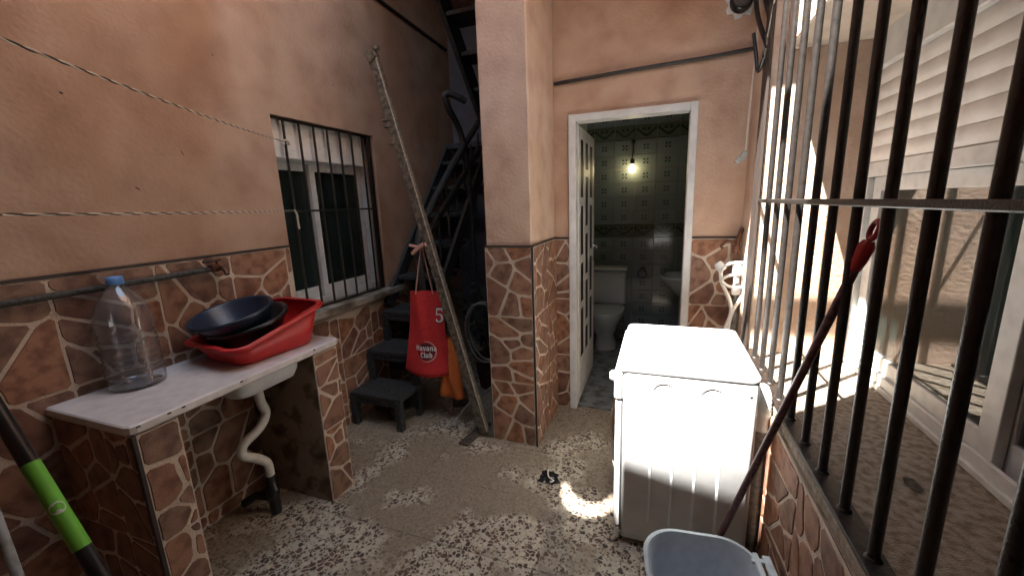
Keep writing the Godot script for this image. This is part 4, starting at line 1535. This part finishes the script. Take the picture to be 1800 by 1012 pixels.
# ------------------------------------------------------------------ washing machine
func build_machine() -> void:
	var m := thing("washing_machine", "white front loading washing machine in the sun beside the barred window", "washing machine", Vector3(0.115, 0, -1.895))
	var w: Material = mats["white_enamel"]
	var hx := 0.257
	var hz := 0.297
	# cabinet: rounded upright edges, shallow stamped ribs on the side panel
	var cab := new_st()
	var rings := []
	for q in [[0.035, 0.0], [0.038, 0.003], [0.79, 0.003], [0.8145, 0.003]]:
		rings.append(rring(Vector3(0.008, q[0], 0), Vector3.RIGHT, Vector3.BACK, hx - 0.012 - 0.003 + q[1], hz - 0.003 + q[1], 0.018, 4))
	loft(cab, rings)
	cap(cab, rings[0], Vector3.DOWN)
	put(cab, "cabinet", w, m)
	for k in 4:
		var rb := new_st()
		box(rb, Vector3(-0.12 + 0.085 * k, 0.40, hz + 0.0008), Vector3(0.010, 0.52, 0.0022), 0.0009)
		put(rb, "pressed_rib", w, m)
	for x in [-0.075, 0.10]:
		var ar := new_st()
		var pts := []
		for k in 13:
			var t := PI * (0.12 + 0.76 * k / 12.0)
			pts.append(Vector3(x + 0.045 * cos(t), 0.745 + 0.040 * sin(t), hz + 0.0005))
		tube(ar, pts, 0.0022, 6)
		put(ar, "pressed_arc", w, m)
	var tp := new_st()
	var tr := []
	for q in [[0.8147, -0.002], [0.817, 0.0], [0.838, 0.0], [0.847, -0.006], [0.851, -0.018]]:
		tr.append(rring(Vector3(0, q[0], 0), Vector3.RIGHT, Vector3.BACK, hx + q[1], hz + 0.0012 + q[1], 0.03, 5))
	loft(tp, tr)
	cap(tp, tr[0], Vector3.DOWN)
	cap(tp, tr[-1], Vector3.UP)
	put(tp, "worktop", w, m)
	# front panel, faces left
	var fp := new_st()
	box(fp, Vector3(-hx + 0.006, 0.385, 0), Vector3(0.028, 0.60, hz * 2 - 0.002), 0.006)
	put(fp, "front_panel", w, m)
	var kp := new_st()
	box(kp, Vector3(-hx + 0.006, 0.050, 0), Vector3(0.024, 0.060, hz * 2 - 0.006), 0.006)
	put(kp, "plinth", w, m)
	var cp := new_st()
	box(cp, Vector3(-hx + 0.004, 0.752, 0), Vector3(0.036, 0.122, hz * 2), 0.008)
	var cpn := put(cp, "control_panel", w, m)
	var kb := new_st()
	lathe(kb, [Vector2(0.024, 0.0), Vector2(0.022, 0.014), Vector2(0.015, 0.022), Vector2(0.0, 0.023)], 18, Vector3(-hx - 0.014, 0.778, 0.255), Basis(Vector3.BACK, PI / 2))
	put(kb, "knob", w, cpn)
	for k in 3:
		var bt := new_st()
		lathe(bt, [Vector2(0.010, 0.0), Vector2(0.009, 0.007), Vector2(0.0, 0.008)], 12, Vector3(-hx - 0.014, 0.76, 0.12 - 0.05 * k), Basis(Vector3.BACK, PI / 2))
		put(bt, "button", w, cpn)
	# porthole with its chromed ring
	var dr := new_st()
	lathe(dr, [Vector2(0.205, 0.0), Vector2(0.205, 0.012), Vector2(0.195, 0.022), Vector2(0.145, 0.040), Vector2(0.135, 0.034)], 48, Vector3(-hx - 0.0075, 0.40, 0), Basis(Vector3.BACK, PI / 2))
	var door := put(dr, "porthole_door", mats["chrome"], m)
	var gl := new_st()
	lathe(gl, [Vector2(0.136, 0.032), Vector2(0.10, 0.020), Vector2(0.05, 0.008), Vector2(0.0, 0.004)], 36, Vector3(-hx - 0.0075, 0.40, 0), Basis(Vector3.BACK, PI / 2))
	put(gl, "door_glass", mats["door_pane"], door)
	for q in [[-0.235, 0.06], [0.225, 0.06], [0.225, 0.77]]:
		var sc := new_st()
		lathe(sc, [Vector2(0.006, 0.0), Vector2(0.005, 0.002), Vector2(0.0, 0.0025)], 10, Vector3(q[0], q[1], hz - 0.0002), Basis(Vector3.RIGHT, PI / 2))
		put(sc, "screw", mats["grey_pipe"], m)
	for x in [-0.2, 0.22]:
		for z in [-0.24, 0.24]:
			var ft := new_st()
			lathe(ft, [Vector2(0.0, 0.0), Vector2(0.022, 0.0), Vector2(0.022, 0.012), Vector2(0.010, 0.014), Vector2(0.010, 0.037)], 12, Vector3(x, 0, z))
			put(ft, "foot", mats["black_plastic"], m)
	# waste pipe between machine and wall
	var wp := thing("waste_pipe", "dark upright waste pipe with white elbow between machine and right wall", "pipe", Vector3(0.405, 0, -1.70))
	var p1 := new_st()
	tube(p1, [Vector3.ZERO, Vector3(0, 0.60, 0)], 0.024, 14)
	put(p1, "pipe", mats["hose_grey"], wp)
	var p2 := new_st()
	var path := spline([Vector3(0, 0.59, 0), Vector3(0, 0.66, 0), Vector3(0.004, 0.715, -0.02), Vector3(0.004, 0.73, -0.07)], 0.008)
	var rr := []
	for k in path.size(): rr.append(0.027 + (0.003 if k % 2 else 0.0))
	tube(p2, path, rr, 14)
	put(p2, "elbow", mats["white_paint"], wp)


# ------------------------------------------------------------------ bucket and mop
func build_bucket_and_mop() -> void:
	var b := thing("mop_bucket", "grey plastic mop bucket standing in front of the washing machine", "bucket", Vector3(0.175, 0, -1.255))
	b.rotation.y = 0.10
	var st := new_st()
	var X := Vector3.RIGHT
	var Z := Vector3.BACK
	var outer := []
	for q in [[0.0, 0.125, 0.095], [0.004, 0.130, 0.100], [0.29, 0.172, 0.140], [0.292, 0.186, 0.153], [0.302, 0.188, 0.155], [0.306, 0.184, 0.151], [0.306, 0.172, 0.139], [0.30, 0.168, 0.136]]:
		outer.append(rring(Vector3(0, q[0], 0), X, Z, q[1], q[2], q[2] * 0.78, 8))
	loft(st, outer)
	cap(st, outer[0], Vector3.DOWN)
	put(st, "body", mats["bucket_rim"], b)
	var inn := new_st()
	var inner := []
	for q in [[0.3, 0.168, 0.136], [0.012, 0.126, 0.096]]:
		inner.append(rring(Vector3(0, q[0], 0), X, Z, q[1], q[2], q[2] * 0.78, 8))
	loft(inn, inner, true, true, true)
	cap(inn, inner[1], Vector3.UP)
	put(inn, "inside", mats["bucket_grey"], b)
	var lp := new_st()
	for s in [[-0.075, -0.055], [0.055, 0.075]]:
		slab(lp, Vector3(0.160, 0.296, s[0]), Vector3(0.215, 0.309, s[1]), 0.003)
	slab(lp, Vector3(0.197, 0.2955, -0.09), Vector3(0.222, 0.3095, 0.09), 0.003)
	slab(lp, Vector3(0.168, 0.296, -0.095), Vector3(0.186, 0.311, 0.095), 0.003)
	put(lp, "pouring_lip", mats["bucket_rim"], b)
	var m := thing("mop_stick", "long reddish mop stick with red hanging end leaning on the window bars", "mop", Vector3.ZERO)
	var a := Vector3(0.2013, 0.05, -1.498)
	var t := Vector3(0.500, 1.397, -1.262)
	var d := (t - a).normalized()
	var s1 := new_st()
	tube(s1, [a, t - d * 0.08], 0.0115, 12)
	put(s1, "stick", mats["mop_pole"], m)
	var s2 := new_st()
	tube(s2, [t - d * 0.10, t - d * 0.075, t - d * 0.035, t - d * 0.02], [0.013, 0.017, 0.019, 0.012], 12)
	put(s2, "grip", mats["mop_red"], m)
	var s3 := new_st()
	var u := d.cross(Vector3.LEFT).normalized()
	var lpth := []
	for k in 15:
		var ang := PI * 2 * k / 14.0
		lpth.append(t + d * (0.008 - 0.024 * cos(ang)) + u * 0.018 * sin(ang))
	tube(s3, lpth, 0.0065, 8)
	put(s3, "hanging_loop", mats["mop_red"], m)
	var s4 := new_st()
	lathe(s4, [Vector2(0.0, 0.0), Vector2(0.055, 0.0), Vector2(0.06, 0.03), Vector2(0.02, 0.07), Vector2(0.0, 0.075)], 14, Vector3(a.x - 0.01, 0.0, a.z - 0.01))
	put(s4, "mop_head", mats["rope_pale"], m)


# ------------------------------------------------------------------ things on the back wall
func build_back_details() -> void:
	var p := new_st()
	tube(p, [Vector3(-0.675, 2.245, BACK + 0.014), Vector3(-0.2, 2.262, BACK + 0.016), Vector3(0.2, 2.272, BACK + 0.013), Vector3(0.46, 2.285, BACK + 0.014)], 0.011, 10)
	tag(put(p, "wall_pipe", mats["brown_iron"]), "thin dark pipe fixed along the back wall above the door", "pipe")
	# hanging cable with plug
	var c := thing("hanging_cable", "pale cable with a white plug hanging down beside the grille", "cable", Vector3(0.436, 0, -2.64))
	var s := new_st()
	tube(s, spline([Vector3(0.004, 2.75, 0), Vector3(0.003, 2.3, 0.004), Vector3(-0.006, 1.9, 0.0), Vector3(-0.008, 1.74, 0.002)], 0.05), 0.0045, 8)
	put(s, "cable", mats["pale_cable"], c)
	var pl := new_st()
	box(pl, Vector3(-0.020, 1.715, 0.002), Vector3(0.030, 0.055, 0.028), 0.006, Basis(Vector3.BACK, -0.6))
	box(pl, Vector3(-0.040, 1.695, 0.002), Vector3(0.030, 0.036, 0.036), 0.005, Basis(Vector3.BACK, -0.6))
	put(pl, "plug", mats["white_gloss"], c)
	# broken round opening high up
	var h := thing("vent_opening", "round dark opening in the plaster high on the back wall near the cable", "vent", Vector3(0.37, 2.525, BACK))
	var rim := new_st()
	var a := []
	var b := []
	for k in 20:
		var t := TAU * k / 20
		var w := 0.073 + 0.008 * sin(k * 2.3) + 0.005 * cos(k * 4.1)
		a.append(Vector3(cos(t) * w, sin(t) * w, 0.002))
		b.append(Vector3(cos(t) * 0.056, sin(t) * 0.056, 0.006))
	loft(rim, [a, b], true, false)
	put(rim, "broken_plaster", mats["white_paint"], h)
	var bl := new_st()
	lathe(bl, [Vector2(0.058, 0.0), Vector2(0.056, 0.05), Vector2(0.045, 0.055), Vector2(0.0, 0.02)], 18, Vector3(0, 0.01, 0.0), Basis(Vector3.RIGHT, PI / 2))
	put(bl, "socket", mats["black_plastic"], h)
	# bracket and wires at the top corner of the grille
	var w := thing("wire_bundle", "tangle of black wires and a bracket at the grille's top corner", "wires", Vector3(0.45, 2.2, -2.42))
	var wr := new_st()
	tube(wr, spline([Vector3(-0.03, 0.42, -0.30), Vector3(-0.03, 0.20, -0.15), Vector3(-0.015, 0.06, -0.04), Vector3(0.0, -0.02, 0.02)]), 0.012, 8)
	tube(wr, spline([Vector3(-0.01, 0.45, -0.24), Vector3(-0.01, 0.24, -0.10), Vector3(0.0, 0.10, 0.0), Vector3(0.005, -0.06, 0.03)]), 0.010, 8)
	tube(wr, spline([Vector3(-0.04, 0.10, -0.14), Vector3(-0.03, 0.0, -0.10), Vector3(-0.02, -0.10, -0.06), Vector3(-0.01, -0.05, 0.0)]), 0.009, 8)
	put(wr, "wire", mats["black_plastic"], w)
	var br := new_st()
	box(br, Vector3(0.005, 0.0, -0.02), Vector3(0.03, 0.10, 0.09), 0.004, Basis(Vector3.RIGHT, 0.4))
	put(br, "bracket", mats["grey_pipe"], w)
	var sp := new_st()
	tube(sp, [Vector3(-0.01, 0.02, 0.04), Vector3(0.02, 0.55, 0.22)], 0.004, 6)
	put(sp, "strut", mats["pale_cable"], w)
	# tap, hoses and supply pipe by the washing machine
	var t := thing("supply_taps", "wall taps with white hoses behind the washing machine", "taps", Vector3(0.40, 0, -2.70))
	var tb := new_st()
	tube(tb, spline([Vector3(0.06, 1.305, -0.05), Vector3(0.045, 1.30, 0.02), Vector3(0.03, 1.26, 0.04), Vector3(0.02, 1.17, 0.04)]), 0.013, 10)
	tube(tb, spline([Vector3(0.03, 1.235, 0.03), Vector3(-0.03, 1.24, 0.05), Vector3(-0.06, 1.215, 0.05), Vector3(-0.05, 1.20, 0.05)]), 0.009, 8)
	box(tb, Vector3(0.02, 1.20, 0.04), Vector3(0.04, 0.04, 0.04), 0.008)
	put(tb, "tap", mats["tap_bronze"], t)
	var sp2 := new_st()
	tube(sp2, [Vector3(0.035, 0.66, 0.05), Vector3(0.035, 1.11, 0.04)], 0.018, 12)
	put(sp2, "supply_pipe", mats["grey_pipe"], t)
	var sv := new_st()
	lathe(sv, [Vector2(0.026, 0.0), Vector2(0.028, 0.01), Vector2(0.028, 0.05), Vector2(0.020, 0.056), Vector2(0.020, 0.075)], 14, Vector3(0.035, 1.05, 0.04))
	lathe(sv, [Vector2(0.024, 0.0), Vector2(0.026, 0.04), Vector2(0.018, 0.055)], 14, Vector3(-0.045, 1.075, 0.06), Basis(Vector3.BACK, 0.6))
	box(sv, Vector3(0.035, 0.955, 0.055), Vector3(0.055, 0.055, 0.03), 0.006)
	put(sv, "hose_nut", mats["white_paint"], t)
	var h1 := new_st()
	tube(h1, spline([Vector3(-0.055, 1.09, 0.06), Vector3(-0.045, 1.00, 0.07), Vector3(0.0, 0.90, 0.08), Vector3(0.01, 0.82, 0.09), Vector3(-0.02, 0.72, 0.12), Vector3(-0.03, 0.62, 0.20)]), 0.011, 10)
	put(h1, "hose", mats["hose_white"], t)
	var h2 := new_st()
	tube(h2, spline([Vector3(0.075, 1.10, 0.06), Vector3(0.085, 1.02, 0.07), Vector3(0.07, 0.94, 0.08), Vector3(0.02, 0.84, 0.09), Vector3(0.0, 0.74, 0.11), Vector3(-0.01, 0.62, 0.20)]), 0.010, 10)
	put(h2, "hose", mats["hose_white"], t)
	var h3 := new_st()
	tube(h3, spline([Vector3(-0.06, 1.06, 0.09), Vector3(-0.03, 1.115, 0.11), Vector3(0.05, 1.125, 0.10), Vector3(0.085, 1.09, 0.09), Vector3(0.05, 1.06, 0.10), Vector3(-0.02, 1.05, 0.11), Vector3(-0.05, 1.02, 0.10), Vector3(-0.01, 0.985, 0.10), Vector3(0.06, 0.98, 0.09)]), 0.008, 8)
	put(h3, "hose", mats["hose_white"], t)


# ------------------------------------------------------------------ small things
func build_small_things() -> void:
	# bottle
	var bo := thing("water_bottle", "big clear empty plastic water bottle with blue cap on the counter", "bottle", Vector3(-1.940, 0.8525, -0.905))
	var st := new_st()
	var prof := [Vector2(0.0, 0.014), Vector2(0.045, 0.008), Vector2(0.076, 0.0), Vector2(0.088, 0.010), Vector2(0.090, 0.035)]
	var y := 0.035
	for k in 8:
		var rr := lerpf(0.090, 0.088, pow(k / 7.0, 2.0))
		prof.append(Vector2(rr - 0.007, y + 0.008)); prof.append(Vector2(rr - 0.001, y + 0.014)); prof.append(Vector2(rr, y + 0.025))
		y += 0.025
	for q in [[0.087, 0.262], [0.083, 0.295], [0.073, 0.328], [0.056, 0.358], [0.037, 0.381], [0.024, 0.394], [0.0205, 0.400], [0.0205, 0.422]]:
		prof.append(Vector2(q[0], q[1]))
	var shell := prof.duplicate()
	for k in range(prof.size() - 1, -1, -1):
		var q: Vector2 = prof[k]
		shell.append(Vector2(maxf(0.0, q.x - 0.0012), q.y + (0.0012 if k < 3 else 0.0)))
	lathe(st, shell, 48)
	put(st, "body", mats["pet"], bo)
	var cp := new_st()
	lathe(cp, [Vector2(0.026, 0.404), Vector2(0.027, 0.408), Vector2(0.0255, 0.43), Vector2(0.022, 0.434), Vector2(0.0, 0.435)], 24)
	put(cp, "cap", mats["blue_cap"], bo)
	var ha := new_st()
	tube(ha, spline([Vector3(-0.028, 0.398, -0.01), Vector3(-0.055, 0.424, 0.0), Vector3(-0.085, 0.436, 0.01), Vector3(-0.06, 0.420, 0.012), Vector3(-0.028, 0.398, 0.012)]), 0.004, 6)
	put(ha, "handle", mats["pet"], bo)

	# red tub
	var tb := thing("red_tub", "red plastic wash tub on the white counter with dark bowls inside", "tub", Vector3(-1.800, 0.853, -1.340))
	tb.rotation.y = -0.10
	tb.scale = Vector3(0.92, 1.06, 0.86)
	var X := Vector3.RIGHT
	var Z := Vector3.BACK
	var rim := func(h: float, a: float, b: float, wave: float) -> Array:
		var r := rring(Vector3(0, h, 0), X, Z, a, b, minf(a, b) * 0.45, 8)
		for i in r.size():
			var p: Vector3 = r[i]
			var t := (p.z / b) * 0.5 + 0.5           # 1 at the near end
			var lift := wave * (0.060 - 0.085 * smoothstep(0.0, 1.0, t) + 0.010 * cos(p.x / a * 3.0) * t)
			r[i] = p + Vector3(0, lift, 0)
		return r
	var sh := new_st()
	var rs := [rim.call(0.0, 0.155, 0.205, 0.0), rim.call(0.006, 0.165, 0.215, 0.0), rim.call(0.05, 0.178, 0.236, 0.4), rim.call(0.112, 0.195, 0.268, 1.0), rim.call(0.108, 0.212, 0.292, 1.0), rim.call(0.118, 0.218, 0.300, 1.0), rim.call(0.126, 0.214, 0.294, 1.0), rim.call(0.124, 0.196, 0.270, 1.0), rim.call(0.05, 0.173, 0.232, 0.4), rim.call(0.010, 0.160, 0.210, 0.0)]
	loft(sh, rs.slice(0, 7))
	loft(sh, rs.slice(6, 10), true, true, true)
	cap(sh, rs[0], Vector3.DOWN)
	cap(sh, rs[-1], Vector3.UP)
	put(sh, "shell", mats["red_plastic"], tb)
	# dark bowls stacked in it
	var n := 0
	for q in [[Vector3(-1.808, 0.888, -1.318), -0.21, 0.03, 0.176, "black_plastic", "wide black bowl under the navy bowl in the red tub"], [Vector3(-1.825, 0.935, -1.270), -0.22, 0.03, 0.168, "navy_plastic", "navy blue plastic bowl on top of the stack in the red tub"]]:
		var bw := thing("plastic_bowl", q[5], "bowl", q[0], "dark bowls in the red tub")
		bw.basis = Basis(Vector3.RIGHT, -q[1]) * Basis(Vector3.BACK, q[2])
		bw.scale = Vector3(1.0, 1.18, 1.0)
		var R: float = q[3]
		var bs := new_st()
		lathe(bs, [Vector2(0.0, 0.0), Vector2(R * 0.62, 0.0), Vector2(R * 0.68, 0.004), Vector2(R * 0.93, 0.098), Vector2(R * 0.94, 0.104), Vector2(R * 1.02, 0.104), Vector2(R * 1.035, 0.110), Vector2(R * 1.03, 0.117), Vector2(R * 0.99, 0.119), Vector2(R * 0.92, 0.112), Vector2(R * 0.66, 0.010), Vector2(0.0, 0.008)], 40)
		put(bs, "bowl", mats[q[4]], bw)
		n += 1

	# pipe and tap above the counter
	var pp := thing("water_pipe", "lagged water pipe with a tap along the left wall above the counter", "pipe", Vector3.ZERO)
	var ps := new_st()
	tube(ps, [Vector3(LEFT + 0.030, 1.238, -0.12), Vector3(LEFT + 0.030, 1.240, -0.7), Vector3(LEFT + 0.032, 1.247, -1.30)], 0.0125, 10)
	put(ps, "pipe", mats["lagged_pipe"], pp)
	var tp := new_st()
	tube(tp, spline([Vector3(LEFT + 0.01, 1.25, -1.35), Vector3(LEFT + 0.04, 1.25, -1.345), Vector3(LEFT + 0.08, 1.245, -1.34), Vector3(LEFT + 0.10, 1.22, -1.335)]), 0.012, 8)
	box(tp, Vector3(LEFT + 0.035, 1.252, -1.325), Vector3(0.034, 0.034, 0.045), 0.006)
	tube(tp, [Vector3(LEFT + 0.04, 1.265, -1.335), Vector3(LEFT + 0.04, 1.285, -1.335)], 0.006, 6)
	put(tp, "tap", mats["tap_bronze"], pp)
	var th := new_st()
	box(th, Vector3(LEFT + 0.045, 1.287, -1.31), Vector3(0.014, 0.010, 0.085), 0.003)
	put(th, "lever", mats["black_iron"], pp)

	# two twisted clothes lines
	rope("upper", Vector3(-0.90, 1.760, -0.355), Vector3(LEFT + 0.004, 1.898, -1.862), "twisted black and white clothes line running up to the top of the window bars", 0.012)
	rope("lower", Vector3(-0.92, 1.512, -0.316), Vector3(LEFT + 0.004, 1.511, -1.850), "twisted black and white clothes line level with the middle of the window bars", 0.004)
	var kn := new_st()
	tube(kn, spline([Vector3(LEFT + 0.01, 1.515, -1.85), Vector3(LEFT + 0.015, 1.49, -1.862), Vector3(LEFT + 0.012, 1.44, -1.866), Vector3(LEFT + 0.012, 1.40, -1.868)]), 0.0055, 6)
	tag(put(kn, "rope_end", mats["rope_pale"]), "loose end of the lower clothes line hanging at the window bars", "rope end")
	var kt := new_st()
	tube(kt, spline([Vector3(LEFT + 0.0, 1.90, -1.84), Vector3(LEFT + 0.012, 1.905, -1.87), Vector3(LEFT + 0.0, 1.885, -1.89), Vector3(LEFT - 0.02, 1.895, -1.88), Vector3(LEFT - 0.01, 1.88, -1.86)]), 0.006, 6)
	tag(put(kt, "rope_knot", mats["rope_pale"]), "knot of the upper clothes line tied round the window bars", "knot")

	# pole with the green label close to the camera
	var po := thing("black_pole", "black pole with a bright green label leaning at the near end of the sink counter", "pole", Vector3.ZERO)
	var a := Vector3(-0.225, 0.0, -0.285)
	var b := Vector3(-1.47, 2.02, -0.262)
	var d := (b - a).normalized()
	var s := new_st()
	tube(s, [a, b], 0.0112, 20)
	put(s, "tube", mats["black_plastic"], po)
	var l0 := a + d * ((0.995 - 0.0) / d.y * 1.0)
	var l1 := a + d * (1.128 / d.y)
	var gsl := new_st()
	tube(gsl, [l0, l1], 0.0116, 24, false)
	put(gsl, "green_label", mats["label_green"], po)
	# round white mark on the label, wrapped round the tube, facing the camera side
	var mid := l0.lerp(l1, 0.47)
	var toward := (Vector3(0, 1.5, 0) - mid)
	toward = (toward - d * toward.dot(d)).normalized()
	var across := d.cross(toward)
	for q in [[0.0100, 0.01185, "label_white", "round_mark"], [0.0055, 0.0121, "label_green", "mark_swirl"]]:
		var mk := new_st()
		for k in 20:
			var pts := []
			for t in [TAU * k / 20.0, TAU * (k + 1) / 20.0]:
				var off: float = 0.0 if q[3] == "round_mark" else 0.002
				var xx: float = q[0] * cos(t) + off
				var yy: float = q[0] * sin(t) + off
				var ph: float = xx / q[1]
				pts.append(mid + d * yy + (toward * cos(ph) + across * sin(ph)) * q[1])
			tri(mk, mid + toward * q[1], pts[0], pts[1], toward)
		put(mk, q[3], mats[q[2]], po)
	var pt := new_st()
	tube(pt, [Vector3(-0.76, 0.0, -0.20), Vector3(-1.66, 1.36, -0.40)], 0.009, 14)
	tag(put(pt, "pale_tube", mats["grey_pipe"]), "pale grey tube beside the black pole with the green label", "tube")

	# grit and crumbs of mortar swept about the floor
	var gm := SphereMesh.new()
	gm.radius = 0.5
	gm.height = 1.0
	gm.radial_segments = 6
	gm.rings = 3
	gm.material = mats["mortar"]
	var mm := MultiMesh.new()
	mm.transform_format = MultiMesh.TRANSFORM_3D
	mm.mesh = gm
	mm.instance_count = 520
	var gr := RandomNumberGenerator.new()
	gr.seed = 99
	for k in 520:
		var gx := gr.randf_range(-2.0, 0.1)
		var gz := gr.randf_range(-2.7, -0.6)
		if k % 3 == 0:
			gx = gr.randfn(-1.0, 0.35); gz = gr.randfn(-1.9, 0.22)
		if k % 3 == 1: gx = -1.98 + absf(gr.randfn(0.0, 0.25))
		var sz := 0.0018 + 0.0045 * pow(gr.randf(), 3.0)
		mm.set_instance_transform(k, Transform3D(Basis(Vector3.UP, gr.randf() * TAU).scaled(Vector3(sz * 1.4, sz * 0.8, sz)), Vector3(clampf(gx, -2.0, 0.3), 0.001 + sz * 0.3, clampf(gz, -2.7, -0.5))))
	var gi := MultiMeshInstance3D.new()
	gi.multimesh = mm
	gi.name = "floor_grit"
	add_child(gi)
	tag(gi, "crumbs of grit and mortar scattered over the terrazzo floor", "grit", "", "stuff")

	# knocks and old nail holes in the left wall
	var knocks := new_st()
	for q in [[1.62, -1.10, 0.004, 0.016], [1.95, -0.93, 0.006, 0.010], [1.78, -1.30, 0.003, 0.018], [1.52, -0.88, 0.003, 0.014], [2.25, -1.52, 0.005, 0.006], [2.30, -2.30, 0.006, 0.008]]:
		box(knocks, Vector3(LEFT + 0.0008, q[0], q[1]), Vector3(0.0022, q[3], q[2]), 0.0006, Basis(Vector3.RIGHT, q[1] * 2.0))
	tag(put(knocks, "plaster_marks", mats["trim_dark"]), "small dark knocks and scratches in the left wall plaster", "marks", "", "stuff")

	# floor drain with a bit of white wire
	var dn := thing("floor_drain", "small dark ragged floor drain hole in the terrazzo between pillar and machine", "drain", Vector3(-0.535, 0.001, -1.93))
	var gt := new_st()
	var edge := []
	for k in 18:
		var t := TAU * k / 18
		var sq := 0.052 / maxf(absf(cos(t)), absf(sin(t)))
		sq = minf(sq, 0.066) * (1.0 + 0.13 * sin(k * 2.9) + 0.07 * cos(k * 5.3))
		edge.append(Vector3(cos(t) * sq, 0.0012, sin(t) * sq))
	cap(gt, edge, Vector3.UP)
	put(gt, "well", mats["hole_black"], dn)
	for k in 9:
		var g := new_st()
		var t := k * 2.4
		box(g, Vector3(cos(t) * (0.02 + 0.005 * k), 0.004, sin(t) * (0.02 + 0.005 * k)), Vector3(0.022, 0.007, 0.010), 0.002, Basis(Vector3.UP, k * 1.3))
		put(g, "broken_edge", mats["black_iron" if k % 3 else "concrete"], dn)
	var wi := new_st()
	tube(wi, spline([Vector3(-0.55, 0.010, -1.99), Vector3(-0.545, 0.018, -1.95), Vector3(-0.53, 0.012, -1.92), Vector3(-0.50, 0.010, -1.905), Vector3(-0.515, 0.010, -1.885)]), 0.004, 6)
	tag(put(wi, "white_wire", mats["pale_cable"]), "short curl of white wire lying on the floor drain", "wire")

func rope(_which: String, a: Vector3, b: Vector3, label: String, sag: float) -> void:
	var root := thing("clothes_line", label, "clothes line", Vector3.ZERO, "twisted clothes lines")
	var d := (b - a).normalized()
	var u := d.cross(Vector3.UP).normalized()
	var v := d.cross(u)
	var n := int(a.distance_to(b) / 0.006)
	var strands := [[], []]
	for k in n + 1:
		var t := float(k) / n
		var c := a.lerp(b, t) - Vector3(0, sag * 4.0 * t * (1.0 - t), 0)
		var ang := TAU * t * a.distance_to(b) / 0.072
		for s in 2:
			strands[s].append(c + (u * cos(ang + PI * s) + v * sin(ang + PI * s)) * 0.0014)
	for s in 2:
		var st := new_st()
		tube(st, strands[s], 0.0015, 6)
		put(st, "strand", mats["rope_pale" if s == 0 else "rope_dark"], root)
